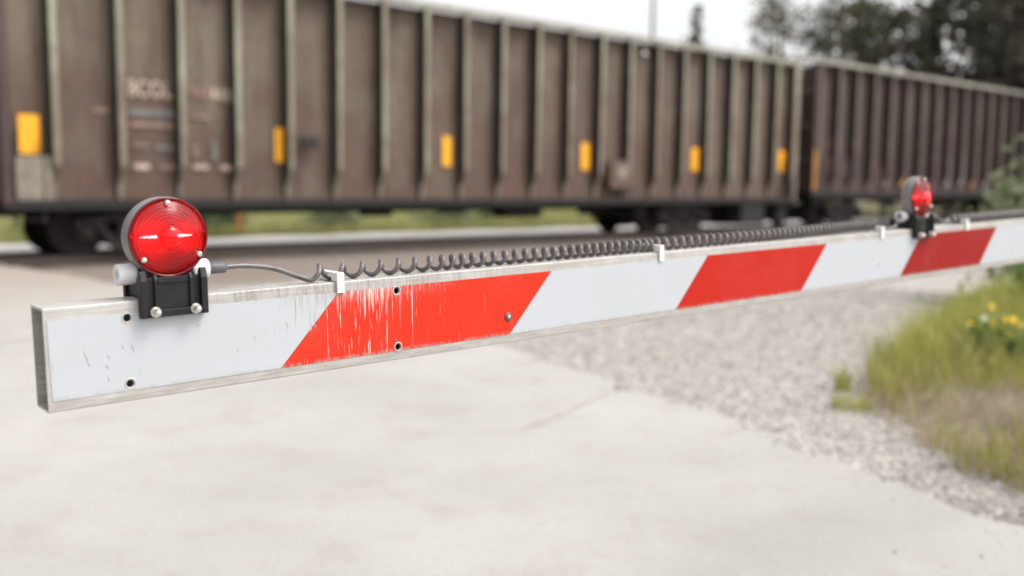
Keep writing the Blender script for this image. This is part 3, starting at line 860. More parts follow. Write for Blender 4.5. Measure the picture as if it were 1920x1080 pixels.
# ------------------------------------------------------------------ warning lamps
def hexnut(m, x, z, y0):
    pts = [(x + .0062 * math.cos(math.radians(60 * k + 10)), z + .0062 * math.sin(math.radians(60 * k + 10))) for k in range(6)]
    m.prism(pts, 'y', y0 - .0045, y0)
def make_lamp(u, label, lit):
    L = empty('warning_lamp', amat(u, 0, H)); tag(L, label, 'warning lamp', 'red lamps on the gate arm')
    z = .0758     # lens centre above the arm top
    # housing drum
    m = MB(); m.lathe([(.0001, .030), (.044, .030), (.0495, .0275), (.0505, .023), (.0505, .004), (.0500, .0022), (.0478, .0018), (.0478, .012), (.0001, .0125)], 'y', (0, 0, z), 64)
    hs = m.build('housing', MATS['grey_housing'], L)
    m = MB(); m.lathe([(.0476, .0115), (.030, .0118), (.0001, .0118)], 'y', (0, 0, z), 48); m.build('reflector_disc', MATS['reflector_white'], hs)
    # lens: smooth outer dome with a bullseye boss in the middle, concentric fluting moulded behind it
    R0 = .0474; prof = []; ins = []
    n = 160
    for i in range(n + 1):
        r = R0 * (1 - i / n); q = r / R0
        y = .0015 - .0185 * math.sqrt(max(0, 1 - (q * .93) ** 2)) + .0185 * math.sqrt(1 - .93 ** 2)
        if r < .0145: y -= .0062 * math.sqrt(max(0, 1 - (r / .0145) ** 2))
        elif r < .0165: y += .0011
        else: y += .00010 * math.sin((r - .0165) / .0022 * 2 * math.pi)
        prof.append((max(r, .00005), y))
    m = MB(); m.lathe(prof, 'y', (0, 0, z), 72, cap=False)
    ln = m.build('lens', MATS['red_lens'], L)
    n = 152
    for i in range(n + 1):
        r = (R0 - .0008) * (1 - i / n); q = r / R0
        y = .0030 - .0165 * math.sqrt(max(0, 1 - (q * .93) ** 2)) + .0165 * math.sqrt(1 - .93 ** 2)
        if r > .0135: y += .00110 * math.sin((r - .0135) / .0042 * 2 * math.pi)
        else: y += .00040 * math.sin((r - .0135) / .0045 * 2 * math.pi)
        ins.append((max(r, .00005), y))
    m = MB(); m.lathe(ins, 'y', (0, 0, z), 72, cap=False)
    m.build('fluted_insert', MATS['red_insert'], ln)
    m = MB(); m.lathe([(.0500, .0020), (.0500, -.0012), (.0490, -.0022), (.0470, -.0012), (.0468, .0018)], 'y', (0, 0, z), 64, cap=False)
    m.build('lens_rim', MATS['red_rim'], ln)
    for a in (92, 218, 328):
        ca, sa = math.cos(math.radians(a)) * .0432, math.sin(math.radians(a)) * .0432
        m = MB(); m.lathe([(.0036, .003), (.0036, -.0062), (.0028, -.0075), (.0001, -.0078)], 'y', (ca, 0, z + sa), 14); m.build('screw', MATS['zinc'], ln)
    # the light source: a short horizontal LED strip either side of the bullseye
    for (x0, x1) in ((-.034, -.0125), (.0150, .033)):
        m = MB(); m.tube([(x0, .006, z + .001), (x0 + .004, .006, z + .001), (x1 - .002, .006, z + .001), (x1, .006, z + .001)], [.0003, .0009, .0019, .0016] if x0 < 0 else [.0016, .0018, .0010, .0003], 10)
        m.build('led_strip', MATS['led_lit' if lit else 'led_dim'], hs)
    # bracket: saddle over the arm, front clamp with two raised cheeks, centre plate and lower bar
    m = MB()
    m.prism([(-.036, .001), (.036, .001), (.036, .022), (.030, .034), (-.030, .034), (-.036, .022)], 'y', .004, .058)
    m.prism([(.0515, -.030), (.0605, -.030), (.0605, .020), (.0515, .020)], 'x', -.040, .040)
    br = m.build('bracket', MATS['black_plastic'], L, bevel=.0016)
    m = MB(); m.box(-.042, .042, -.0065, -.0012, -.020, .027); m.box(-.042, .042, -.0063, .004, .0012, .0268)
    m.build('clamp_plate', MATS['black_plastic'], br, bevel=.0012)
    for x in (-.0385, .0385):
        m = MB(); m.prism([(-.013, -.0225), (-.0015, -.0225), (-.0015, .030), (-.004, .036), (-.009, .036), (-.0135, .024)], 'x', x - .0042, x + .0042); m.build('cheek', MATS['black_plastic'], br, bevel=.0012)
    for x in (-.0225, .0225):
        m = MB(); m.prism([(-.0105, -.010), (-.006, -.010), (-.006, .030), (-.0075, .031), (-.0105, .024)], 'x', x - .002, x + .002); m.build('stiffening_rib', MATS['black_plastic'], br, bevel=.0008)
    m = MB(); m.box(-.034, .034, -.0125, -.0066, -.0222, -.0125); m.build('lower_bar', MATS['black_plastic'], br, bevel=.0016)
    m = MB(); m.box(-.019, .019, -.0085, -.0066, .0195, .0235); m.build('stiffening_rib', MATS['black_plastic'], br, bevel=.0006)
    for x in (-.0255, .0255):
        m = MB(); hexnut(m, x, -.0150, -.0126)
        m.lathe([(.0066, 0), (.0066, -.0012)], 'y', (x, -.0126, -.0150), 18)
        m.lathe([(.0046, 0), (.0046, -.0035), (.0038, -.0062), (.0020, -.0078), (.0001, -.0083)], 'y', (x, -.0170, -.0150), 16)
        m.build('acorn_nut', MATS['nut_steel'], br)
    # cable entries, pale sleeve on each side; the left one stands open
    for sg in (-1, 1):
        m = MB(); x0 = sg * .031
        m.lathe([(.0062, sg * .004), (.0126, sg * .004), (.0132, sg * .007), (.0132, sg * .026), (.0124, sg * .0275), (.0068, sg * .0275), (.0060, sg * .012), (.0001, sg * .012)], 'x', (x0, .026, .0305), 28)
        m.build('cable_entry', MATS['pale_plastic'], br)
        if sg < 0:
            m = MB(); m.lathe([(.0064, -.0235), (.0064, -.020)], 'x', (x0, .026, .0305), 20); m.build('bore', MATS['gland_rubber'], br)
    m = MB(); m.box(-.033, .033, .008, .046, .012, .046); m.build('neck', MATS['black_plastic'], br, bevel=.004)
    m = MB(); m.lathe([(.0066, 0), (.0078, .002), (.0078, .024), (.0072, .028), (.0042, .030)], 'x', (.0555, .026, .0305), 20); m.build('cable_gland', MATS['gland_rubber'], br)
    return L
U1, U2 = .153, 2.016
make_lamp(U1, 'round red lamp glowing at the tip of the gate arm', True)
make_lamp(U2, 'second red lamp farther along the arm, seen from the side', False)

# ------------------------------------------------------------------ cable clips
for u, lb in ((.394, 'white plastic cable clip nearest the arm tip, beside the bright lamp'), (1.069, 'white plastic cable clip in the middle of the long coiled cable'),
              (1.835, 'pale cable clip just before the second lamp'), (2.249, 'pale cable clip just past the second lamp, above the last red stripe')):
    c = empty('cable_clip', amat(u, 0, H)); tag(c, lb, 'cable clip', 'cable clips on the gate arm')
    m = MB()
    m.prism([(-.0045, -.0155), (-.0008, -.0155), (-.0008, .0004), (.0135, .0004), (.0135, .006), (.0265, .006), (.0265, .0004), (.050, .0004), (.050, .0135), (-.0045, .0135)], 'x', -.0055, .0055)
    m.build('body', MATS['clip_plastic'], c, bevel=.0009)
    m = MB(); m.box(-.0048, .0048, .0509, .0535, -.018, .0130); m.build('rear_hook', MATS['clip_plastic'], c, bevel=.0006)

# ------------------------------------------------------------------ coiled cables
CY, WR, CR = .021, .0037, .0095
CV = H + WR + CR + .0002
def coil_path(crests, lead_in, lead_out, lift=None, seg=14):
    pts = [Vector(p) for p in lead_in]
    cr = list(crests)
    for i in range(len(cr) - 1):
        for k in range(seg):
            f = k / seg; ph = math.pi / 2 + 2 * math.pi * f
            u = cr[i] + (cr[i + 1] - cr[i]) * f
            lf = lift(u) if lift else 0
            pts.append(Vector((u, CY - CR * math.cos(ph), CV + lf + CR * math.sin(ph))))
    pts += [Vector(p) for p in lead_out]
    return pts
def bez(P, n=10):
    """Catmull-Rom through points"""
    P = [Vector(p) for p in P]; out = []
    Q = [P[0] * 2 - P[1]] + P + [P[-1] * 2 - P[-2]]
    for i in range(1, len(Q) - 2):
        for k in range(n):
            t_ = k / n; a, b, c, d_ = Q[i - 1], Q[i], Q[i + 1], Q[i + 2]
            out.append(.5 * (2 * b + (c - a) * t_ + (2 * a - 5 * b + 4 * c - d_) * t_ ** 2 + (3 * b - a - 3 * c + d_) * t_ ** 3))
    out.append(P[-1]); return out
crests = [.3745, .4127, .4452, .4768, .5077, .5375, .5653, .5885, .6079, .6273, .6474, .6691, .6910, .7146, .7362, .7581, .7795, .8013, .8217, .8428, .8624, .8819, .9006, .9197, .9390, .9576, .9759, .9945, 1.0128, 1.0303, 1.0475, 1.0605, 1.0820, 1.1031, 1.1274, 1.1509, 1.1737, 1.1974, 1.2196, 1.2409, 1.2625, 1.2832, 1.3035]
p_ = .0202
while crests[-1] < 1.822:
    crests.append(crests[-1] + p_); p_ = max(.0158, p_ * .985)
glx = U1 + .0835
lead = bez([(glx, .026, H + .0305), (glx + .03, .027, H + .0300), (glx + .07, .026, H + .0235), (glx + .105, .022, H + .0100), (.3590, .016, H + .0045), (.3690, .0135, H + .0135), (.3745, CY, CV + CR)])[:-1]
eu = crests[-1]
glr = U2 - .0590
tail = bez([(eu, CY, CV + CR + .004), (eu + .012, CY + .008, H + .006), (1.858, CY, H + .0045), (1.90, .024, H + .0045), (1.932, .020, H + .008), (1.940, .022, H + .024), (glr, .026, H + .0305)])
def lift(u): return .0045 * max(0, (u - 1.45) / .38) ** 1.5 if u > 1.45 else 0
path = coil_path(crests, lead, tail, lift)
m = MB(); m.tube(path, WR, 8)
o = m.build('coiled_cable', MATS['cable_jacket']); o.matrix_world = amat()
tag(o, 'grey coiled cable lying on the arm between the two lamps', 'cable')
cr2 = [2.222]
while cr2[-1] < 5.2: cr2.append(cr2[-1] + .0150)
lead2 = bez([(U2 + .0835, .026, H + .0305), (U2 + .11, .026, H + .028), (U2 + .15, .022, H + .010), (2.205, CY, H + .0045), (2.214, CY - .006, H + .012), (2.222, CY, CV + CR)])[:-1]
m = MB(); m.tube(coil_path(cr2, lead2, bez([(cr2[-1], CY, CV + CR), (5.25, CY, H + .0045), (5.75, CY, H + .0045)]), None, 10), WR, 6)
o = m.build('coiled_cable', MATS['cable_jacket']); o.matrix_world = amat()
tag(o, 'tightly wound grey coiled cable running right from the second lamp', 'cable')

# ------------------------------------------------------------------ gate mast holding the arm (past the right edge)
mp_ = A0 + ad * 6.15
mast = empty('gate_mast', Matrix.Translation((mp_.x, mp_.y, 0)) @ Matrix.Rotation(math.pi / 2 - AAZ, 4, 'Z'))
tag(mast, 'galvanised gate mechanism carrying the arm, beyond the right edge', 'gate mast')
m = MB(); m.box(-.35, .75, -.35, .40, -.15, .10); m.build('foundation', MATS['concrete'], mast, bevel=.02)
m = MB(); m.lathe([(.16, .10), (.16, .14), (.07, .16), (.065, 1.7), (.0001, 1.72)], 'z', (.45, .02, 0), 20); m.build('mast_pole', MATS['galvanised'], mast)
m = MB(); m.box(.16, .74, .09, .44, .55, 1.45); m.build('mechanism_box', MATS['galvanised'], mast, bevel=.02)
m = MB(); m.box(-.25, .40, -.02, -.004, 1.06, 1.26); m.box(-.25, .40, .058, .075, 1.06, 1.26); m.box(.20, .40, -.02, .10, 1.03, 1.29); m.build('arm_bracket', MATS['galvanised'], mast, bevel=.003)

# ------------------------------------------------------------------ vegetation
def quads(C, A, B):
    """leaf rhombs: centre C, half-axes A and B  -> verts, faces"""
    n = len(C)
    P = np.stack([C - A, C + B * .55 - A * .05, C + A, C - B * .55 - A * .05], 1).reshape(-1, 3)
    return P, np.arange(n * 4).reshape(n, 4)
def rand_dirs(n):
    v = RNG.normal(size=(n, 3)); return v / np.linalg.norm(v, axis=1)[:, None]
def leaf_cloud(C, size, droop=0.0):
    n = len(C); a = rand_dirs(n); a[:, 2] -= droop; a /= np.linalg.norm(a, axis=1)[:, None]
    b = np.cross(a, rand_dirs(n)); b /= np.linalg.norm(b, axis=1)[:, None] + 1e-9
    s = (size * RNG.uniform(.6, 1.3, n))[:, None]
    return quads(C, a * s, b * s)
def blades(base, h, w, lean, mat, name, parent=None):
    """grass blades, three-segment bent strips"""
    n = len(base); th = RNG.uniform(0, 6.283, n); ld = np.stack([np.cos(th), np.sin(th), np.zeros(n)], 1)
    ph = RNG.uniform(0, 6.283, n); sd_ = np.stack([np.cos(ph), np.sin(ph), np.zeros(n)], 1) * w[:, None]
    up = np.array([0, 0, 1.0])
    P0 = base; P1 = base + up * (h * .5)[:, None] + ld * (lean * h * .18)[:, None]; P2 = base + up * (h * .85)[:, None] + ld * (lean * h * .5)[:, None]; P3 = base + up * (h * .98)[:, None] + ld * (lean * h * .85)[:, None]
    V = np.stack([P0 - sd_, P0 + sd_, P1 - sd_ * .8, P1 + sd_ * .8, P2 - sd_ * .5, P2 + sd_ * .5, P3], 1).reshape(-1, 3)
    k = (np.arange(n) * 7)[:, None]
    F4 = np.concatenate([k + np.array([[0, 1, 3, 2]]), k + np.array([[2, 3, 5, 4]])]); F3 = k + np.array([[4, 5, 6]])
    return nmesh(name, V.tolist(), F4.tolist() + F3.tolist(), MATS[mat], parent)

# low soil bank on the right of the verge
BK = [(1.95, 5.45), (2.22, 6.30), (3.0, 7.5), (4.2, 9.3), (6.5, 12.0), (11, 13), (11, 2.0), (3.2, 2.2), (2.15, 3.55), (1.92, 4.2)]
def inside(x, y, poly):
    c = np.zeros(len(x), bool); n = len(poly)
    for i in range(n):
        x1, y1 = poly[i]; x2, y2 = poly[(i + 1) % n]
        c ^= ((y1 > y) != (y2 > y)) & (x < (x2 - x1) * (y - y1) / (y2 - y1 + 1e-12) + x1)
    return c
def edge_dist(x, y, poly):
    dm = np.full(len(x), 1e9); n = len(poly)
    for i in range(n):
        a = np.array(poly[i]); b = np.array(poly[(i + 1) % n]); ab = b - a
        t_ = np.clip(((x - a[0]) * ab[0] + (y - a[1]) * ab[1]) / (ab @ ab), 0, 1)
        dm = np.minimum(dm, np.hypot(x - a[0] - t_ * ab[0], y - a[1] - t_ * ab[1]))
    return dm
def bank_z(x, y):
    x = np.asarray(x, float); y = np.asarray(y, float)
    ins = inside(x, y, BK); e = np.where(ins, edge_dist(x, y, BK), 0)
    return np.where(ins, -.03 + .20 * smooth(0, .9, e) + .03 * np.sin(x * 5) * np.sin(y * 4.3) * smooth(0, .4, e), -.06)
gx = np.arange(1.5, 11.2, .11); gy = np.arange(1.9, 13.2, .11)
XX, YY = np.meshgrid(gx, gy, indexing='ij')
ZZ = bank_z(XX.ravel(), YY.ravel()) + RNG.normal(0, .006, XX.size)
V = np.stack([XX.ravel(), YY.ravel(), ZZ], 1)
ny = len(gy); F = []
for i in range(len(gx) - 1):
    for j in range(ny - 1):
        F.append((i * ny + j, (i + 1) * ny + j, (i + 1) * ny + j + 1, i * ny + j + 1))
tag(nmesh('grass_bank', V, np.array(F), MATS['bank_soil'], smooth=True), kind='structure')

def scatter(n, lo, hi, keep):
    x = RNG.uniform(lo[0], hi[0], n); y = RNG.uniform(lo[1], hi[1], n); k = keep(x, y); x, y = x[k], y[k]
    return np.stack([x, y, bank_z(x, y)], 1)
def clump_noise(x, y, sc, seed):
    return .5 + .25 * (np.sin(x * sc * 1.3 + seed) + np.sin(y * sc * 1.1 + seed * 2.1 + x * sc * .6)) + RNG.uniform(-.25, .25, len(x))
def keep_green(x, y):
    ins = inside(x, y, BK); e = edge_dist(x, y, BK); c = clump_noise(x, y, 3.2, 1.0)
    front = smooth(5.2, 6.0, y - (x - 2.0) * .55)
    return ins & (e > .06) & (c > .36 - .4 * front) & (RNG.uniform(0, 1, len(x)) < .75 + .25 * front)
B = scatter(60000, (1.7, 2.8), (6.5, 11.5), keep_green)
fr_ = smooth(5.0, 6.0, B[:, 1] - (B[:, 0] - 2.0) * .55)
tag(blades(B, RNG.uniform(.08, .24, len(B)) + .26 * fr_ * RNG.uniform(.1, 1, len(B)) ** 1.5, RNG.uniform(.0018, .004, len(B)), RNG.uniform(.1, .8, len(B)), 'grass_green', 'grass'),
    'tall fresh green grass on the bank at the right', 'grass', kind='stuff')
def keep_dry(x, y):
    ins = inside(x, y, BK); return ins & (clump_noise(x, y, 4.1, 3.0) > .38)
B = scatter(18000, (1.7, 2.6), (6.5, 11), keep_dry)
tag(blades(B, RNG.uniform(.06, .28, len(B)), RNG.uniform(.0012, .0028, len(B)), RNG.uniform(.2, 1.1, len(B)), 'grass_dry', 'dry_grass'),
    'dry straw coloured grass mixed through the bank', 'grass', kind='stuff')
B = scatter(9000, (1.7, 2.6), (5.5, 7.5), lambda x, y: inside(x, y, BK) & (y - (x - 2.0) * .55 < 5.7) & (edge_dist(x, y, BK) < 1.3))
tag(blades(B, RNG.uniform(.03, .10, len(B)), RNG.uniform(.0015, .004, len(B)), RNG.uniform(.8, 2.2, len(B)), 'thatch_brown', 'thatch'),
    'brown matted thatch along the foot of the bank', 'grass', kind='stuff')
# small tufts standing out on the gravel
for (x, y, r, h, n, lb) in ((2.02, 5.95, .05, .20, 90, 'small upright green tuft growing alone in the gravel'), (1.90, 5.40, .12, .12, 170, 'low yellowish green tuft spreading at the gravel edge')):
    a = RNG.uniform(0, 6.28, n); q = r * np.sqrt(RNG.uniform(0, 1, n))
    B = np.stack([x + q * np.cos(a), y + q * np.sin(a), np.full(n, -.03)], 1)
    tag(blades(B, RNG.uniform(.5, 1, n) * h, np.full(n, .0025), RNG.uniform(.2, .9, n), 'grass_green', 'grass_tuft'), lb, 'grass tuft')

def weed(x, y, h, n, name, label, leafm='weed_leaf', spread=.16, leaf=.028, flowers=(), bushy=1.0, cat='weed', group=None, lean=(0, 0)):
    z0 = float(bank_z(np.array([x]), np.array([y]))[0])
    w = empty(name, Matrix.Translation((x, y, z0))); tag(w, label, cat, group)
    st = MB(); LC = []; tips = []
    for i in range(n):
        a = random.uniform(0, 6.28); r = spread * random.uniform(.2, 1); hh = h * random.uniform(.6, 1)
        tip = Vector((r * math.cos(a) + lean[0] * hh, r * math.sin(a) + lean[1] * hh, hh)); b0 = Vector((math.cos(a) * .02, math.sin(a) * .02, -.01))
        mid = b0.lerp(tip, .55) + Vector((0, 0, hh * .08))
        pth = bez([b0, mid, tip], 4); st.tube(pth, [.005 - .003 * k / len(pth) for k in range(len(pth))], 5); tips.append(tip)
        for k in range(int(26 * bushy)):
            f = random.uniform(.15, 1); p = pth[min(len(pth) - 1, int(f * (len(pth) - 1)))]
            LC.append(p + Vector((random.gauss(0, .035), random.gauss(0, .035), random.gauss(0, .02))))
    st.build('stems', MATS['weed_leaf'], w)
    P, F = leaf_cloud(np.array([tuple(c) for c in LC]), leaf, .2)
    nmesh('leaves', P, F, MATS[leafm], w)
    for (fx, fy, fz, mt) in flowers:
        m = MB()
        for k in range(7):
            a = 6.283 * k / 7; c, s_ = math.cos(a), math.sin(a)
            m.add([(0, 0, 0), (.010 * c - .006 * s_, .010 * s_ + .006 * c, .004), (.020 * c, .020 * s_, .003), (.010 * c + .006 * s_, .010 * s_ - .006 * c, .004)], [(0, 1, 2, 3)])
        m.lathe([(.007, .002), (.006, .007), (.0001, .009)], 'z', n=8)
        o = m.build('flower_head', MATS[mt], w); o.location = (fx, fy, fz); o.rotation_euler = (.9, 0, random.uniform(-.4, .8)); o.scale = (1.2,) * 3
        m = MB(); m.tube([(fx * .5, fy * .5, 0), (fx * .8, fy * .8, fz * .5), (fx, fy, fz)], .0018, 5); m.build('flower_stalk', MATS['weed_leaf'], w)
    return w
fl = [(x_, y_, z_ - .15, m_) for (x_, y_, z_, m_) in [(-.17, .02, .36, 'petal_yellow'), (-.06, .0, .47, 'petal_yellow'), (-.02, .05, .37, 'petal_yellow'), (.03, .0, .39, 'petal_yellow'), (.07, -.02, .40, 'petal_yellow'), (.10, .05, .375, 'petal_yellow'), (.01, -.03, .345, 'petal_yellow'), (.06, -.04, .31, 'petal_yellow'), (-.10, 0, .40, 'petal_white'), (.13, .0, .36, 'petal_yellow')]]
weed(2.96, 5.98, .26, 13, 'flowering_weed', 'dark green leafy weed dotted with yellow flowers at the right edge', flowers=fl, spread=.24, leaf=.02, cat='plant')
weed(3.06, 5.72, .20, 18, 'leafy_weed', 'dense dark green weed below the yellow flowers', spread=.26, leaf=.03)
weed(3.9, 7.6, .75, 12, 'tall_weed', 'tall thin weed with dark leaves rising behind the yellow flowers', spread=.20, leaf=.03, bushy=.8, lean=(.1, 0))
weed(4.35, 8.1, .85, 14, 'tall_weed', 'tall pale leafed weed just under the arm at the right edge', 'pale_bush_leaf', spread=.25, leaf=.035, bushy=.9)

def bush(name, pos, h, rad, nleaf, leaf, mat, label, stems=9, group=None, cat='bush', gaps=.5):
    b = empty(name, Matrix.Translation(pos)); tag(b, label, cat, group)
    st = MB(); C = []
    nb = 26
    for i in range(nb):
        a = random.uniform(0, 6.28); r = rad * math.sqrt(random.uniform(.02, 1)); f = random.uniform(.25, 1)
        zt = h * f * math.sqrt(max(.05, 1 - (r / rad) ** 2 * .75))
        c = Vector((r * math.cos(a), r * math.sin(a), zt))
        if i < stems: st.tube(bez([(0.03 * math.cos(a), .03 * math.sin(a), -.15), c * .5 + Vector((0, 0, zt * .12)), c], 4), [.03 * h / 2 - .022 * h / 2 * k / 8 for k in range(9)], 6)
        s_ = random.uniform(.12, .26) * rad * (1.3 - gaps * .5)
        C.append(np.array(c)[None] + RNG.normal(size=(nleaf // nb, 3)) * np.array([s_, s_, s_ * .75]))
    st.build('stems', MATS['bark'], b)
    C = np.concatenate(C); C = C[C[:, 2] > .01]
    P, F = leaf_cloud(C, leaf, .1); nmesh('crown', P, F, MATS[mat], b)
    return b
bush('willow_shrub', (5.60, 10.35, -.05), 1.75, .62, 2600, .05, 'pale_bush_leaf', 'pale leafed shrub reaching in at the right edge before the dark wagon', cat='shrub')
bush('low_shrub', (7.9, 14.4, -.2), .75, .55, 1500, .05, 'pale_bush_leaf', 'low pale shrub beside the rails near the right edge', cat='shrub')

# vegetation seen under the wagons, beyond the track
def back_pos(s, d): q = TW(s, d, -.33); return (q.x, q.y, q.z)
rows = [(2.6, 7.7, 1.3, 1.05, 'bush_leaf'), (4.3, 7.8, 1.25, 1.0, 'bush_leaf'), (6.0, 8.2, 1.1, .9, 'bush_leaf'), (9.6, 8.0, .85, .7, 'pale_bush_leaf'), (13.6, 8.1, .95, .9, 'pale_bush_leaf'), (17.0, 9.0, 1.0, .9, 'bush_leaf'), (-15, 9, .9, .8, 'bush_leaf')]
where = ['behind the near bogie', 'left of the orange marker post', 'around the orange marker post', 'right of the grey rock', 'in the middle of the open view', 'before the far bogie', 'at the far left edge']
for (s_, d_, h_, r_, mt), wh in zip(rows, where):
    bush('trackside_bush', back_pos(s_, d_), h_, r_, 2600, .055, mt, ('dark' if mt == 'bush_leaf' else 'pale') + ' green bush seen under the wagon ' + wh, group='bushes beyond the track')
n = 60000
s_ = RNG.uniform(-14, 45, n); d_ = 7.2 + 14 * RNG.uniform(0, 1, n) ** 1.6
k_ = (s_ > -.8) | (s_ < -13.2)
s_, d_ = s_[k_], d_[k_]
B = np.stack([O.x + td.x * s_ + tn.x * d_, O.y + td.y * s_ + tn.y * d_, np.full(len(s_), -.35)], 1)
tag(blades(B, RNG.uniform(.12, .65, len(B)) * (.5 + .5 * smooth(9, 14, d_)), RNG.uniform(.006, .016, len(B)), RNG.uniform(.2, 1, len(B)), 'far_grass', 'meadow_grass'),
    'yellow green meadow grass beyond the track', 'grass', kind='stuff')
n = 16000
s_ = RNG.uniform(.5, 30, n); d_ = RNG.uniform(6.9, 8.2, n)
B = np.stack([O.x + td.x * s_ + tn.x * d_, O.y + td.y * s_ + tn.y * d_, np.full(n, -.27)], 1)
tag(blades(B, RNG.uniform(.10, .42, n), RNG.uniform(.006, .013, n), RNG.uniform(.2, 1, n), 'far_grass', 'verge_weeds'),
    'short weeds along the far side of the pale service track', 'grass', kind='stuff')
q = back_pos(6.6, 7.4)
mk = empty('marker_post', Matrix.Translation(q)); tag(mk, 'thin orange marker post beyond the rails', 'marker post')
m = MB(); m.box(-.045, .045, -.02, .02, 0, .62); m.build('post', MATS['orange_paint'], mk, bevel=.006)
m = MB(); m.box(-.05, .05, -.023, .023, .62, .74); m.build('cap', MATS['clip_plastic'], mk, bevel=.006)
for i, (s_, d_, r_) in enumerate(((7.9, 7.6, .30), (8.7, 7.8, .36))):
    bm = bmesh.new(); bmesh.ops.create_icosphere(bm, subdivisions=2, radius=1)
    for v in bm.verts:
        v.co *= random.uniform(.82, 1.12); v.co.x *= 1.5 * r_; v.co.y *= r_; v.co.z *= .62 * r_
    me = bpy.data.meshes.new('boulder'); bm.to_mesh(me); bm.free()
    o = link('boulder', me, MATS['rock_grey']); o.location = Vector(back_pos(s_, d_)) + Vector((0, 0, r_ * .3))
    tag(o, ('smaller grey boulder nearer the orange marker post' if i == 0 else 'larger grey boulder in the grass under the wagon'), 'boulder', 'boulders beyond the track')

# ------------------------------------------------------------------ trees and pole
def conifer_meshes(h, rad, nleaf, seed):
    rg = np.random.default_rng(seed); rn = random.Random(seed)
    tr = MB(); tr.tube([(0, 0, -.3), (0, 0, h * .3), (rn.uniform(-.1, .1), 0, h * .7), (0, 0, h)], [h * .017, h * .013, h * .007, .01], 8)
    C = []; z = h * .08
    while z < h * .985:
        f = 1 - z / h; k = 5 + int(3 * f)
        for i in range(k):
            a = rn.uniform(0, 6.28); L = rad * (f ** .8) * rn.uniform(.55, 1.12) + .15
            tip = Vector((L * math.cos(a), L * math.sin(a), -L * rn.uniform(.1, .35)))
            if L > .8 and z < h * .8: tr.tube([(0, 0, z), (tip.x * .5, tip.y * .5, z + tip.z * .3), (tip.x, tip.y, z + tip.z)], [.035, .022, .006], 4)
            m_ = max(6, int(nleaf * (L / (rad * 40))))
            t_ = rg.uniform(.08, 1, m_) ** .8; w_ = .10 + .16 * L * (1 - np.abs(t_ - .5))
            base = np.array([tip.x, tip.y, tip.z]) * t_[:, None] + np.array([0, 0, z])
            C.append(base + rg.normal(size=(m_, 3)) * np.stack([w_, w_, w_ * .5], 1))
        z += h * .021 + .12
    C = np.concatenate(C)
    return tr, C
def tree_from(name, x, y, h, rot, meshes, label, group, cat='tree'):
    t_ = empty(name, Matrix.Translation((x, y, -.34)) @ Matrix.Rotation(rot, 4, 'Z')); tag(t_, label, cat, group)
    link('trunk', meshes[0], None, t_); link('crown', meshes[1], None, t_)
    t_.scale = (h,) * 3
    return t_
kinds = []
for sd_, h, r, nl, lf in ((21, 18, 3.6, 1500, .24), (22, 21, 4.0, 1700, .25), (23, 16, 3.2, 1400, .23)):
    tr, C = conifer_meshes(h, r, nl, sd_)
    me_t = tr.mesh('trunk'); me_t.materials.append(MATS['bark'])
    P, F = leaf_cloud(C, lf, .35)
    me = bpy.data.meshes.new('crown'); me.from_pydata(P.tolist(), [], F.tolist()); me.materials.append(MATS['conifer_needles'])
    kinds.append((me_t, me))
spots = [(19.4, 47, 0, 1.0, .3), (21.0, 43, 1, .95, 1.4), (23.6, 47, 2, 1.1, 2.2), (25.6, 41, 0, 1.05, 3.0), (28.5, 45, 1, 1.0, 4.0), (27, 56, 1, 1.05, .9), (18.6, 55, 2, .9, 1.9), (32.5, 46, 0, 1.1, 2.7), (31, 54, 2, 1.15, .2), (36, 50, 1, 1.0, 5.6)]
lb = ['leftmost dark conifer of the wood, standing nearest the gap', 'tall dark conifer second from the left of the wood', 'dark conifer in the middle of the wood above the wagon', 'dark conifer at the front of the wood, towards the right edge', 'dark conifer cut by the right edge', 'tall conifer of the second row near the right edge', 'thin dark conifer behind the leftmost ones', 'conifer past the right edge of the wood', 'second row conifer past the right edge', 'last conifer of the wood, out past the right edge']
for (x, y, k, sc, ro), l_ in zip(spots, lb): tree_from('conifer', x, y, sc, ro, kinds[k], l_, 'conifers behind the train')
tree_from('spruce', 18.0, 100, 1.08, .5, kinds[0], 'lone spruce tip far off above the first wagon', None)

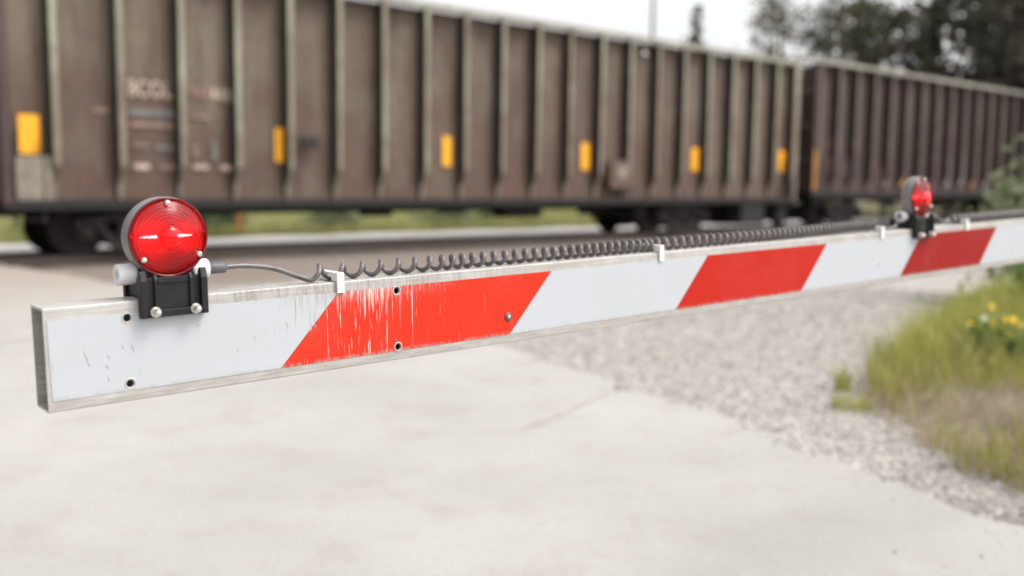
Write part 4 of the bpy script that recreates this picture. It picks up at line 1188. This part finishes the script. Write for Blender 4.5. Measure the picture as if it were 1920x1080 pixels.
def birch(x, y, h, seed, label, dens=1.0):
    rn = random.Random(seed); rg = np.random.default_rng(seed)
    b = empty('birch', Matrix.Translation((x, y, -.34))); tag(b, label, 'tree', 'thin broadleaf trees')
    tr = MB(); tr.tube([(0, 0, -.2), (.05, 0, h * .4), (-.08, .05, h * .75), (0, 0, h)], [.15, .12, .07, .015], 8)
    C = []
    for i in range(34):
        z = h * rn.uniform(.22, .98); a = rn.uniform(0, 6.28); L = (1 - z / h) * 2.2 + .7 * rn.uniform(.5, 1.2)
        tip = Vector((L * math.cos(a), L * math.sin(a), z + L * rn.uniform(.1, .5)))
        tr.tube([(0, 0, z), (tip.x * .5, tip.y * .5, z + (tip.z - z) * .6), tuple(tip)], [.03, .018, .006], 4)
        m_ = int(46 * dens)
        t_ = rg.uniform(.3, 1.1, m_)[:, None]
        C.append(np.array([0, 0, z]) + (np.array(tip) - np.array([0, 0, z])) * t_ + rg.normal(size=(m_, 3)) * .28)
    tr.build('trunk', MATS['pale_bark'], b)
    P, F = leaf_cloud(np.concatenate(C), .13, .3); nmesh('crown', P, F, MATS['birch_leaf'], b)
birch(13.1, 50, 15, 31, 'thin pale trunked tree with sparse leaves left of the wood', 1.0)
birch(15.4, 48, 14, 32, 'sparse leafy tree between the thin trunk and the dark wood', 1.7)
birch(14.3, 56, 15.5, 34, 'leafy tree standing back between the two sparse ones', 1.6)
birch(16.3, 52, 15, 35, 'tall leafy tree at the edge of the wood, behind the nearer ones', 2.0)
birch(17.0, 46, 12.5, 33, 'leafy broadleaf tree against the left side of the dark wood', 2.2)

pl = empty('utility_pole', Matrix.Translation((8.1, 60, -.34))); tag(pl, 'slim dark utility pole rising above the first wagon', 'pole')
m = MB(); m.lathe([(.13, 0), (.12, 4), (.095, 15), (.0001, 15.05)], 'z', n=12); m.build('shaft', MATS['pole_wood'], pl)
m = MB(); m.box(-1.1, 1.1, -.06, .06, 14.1, 14.25); m.build('crossarm', MATS['pole_wood'], pl)
for x in (-.95, 0, .95):
    m = MB(); m.lathe([(.03, 0), (.06, .04), (.045, .10), (.06, .14), (.02, .2)], 'z', (x, 0, 14.25), 8); m.build('insulator', MATS['pale_plastic'], pl)
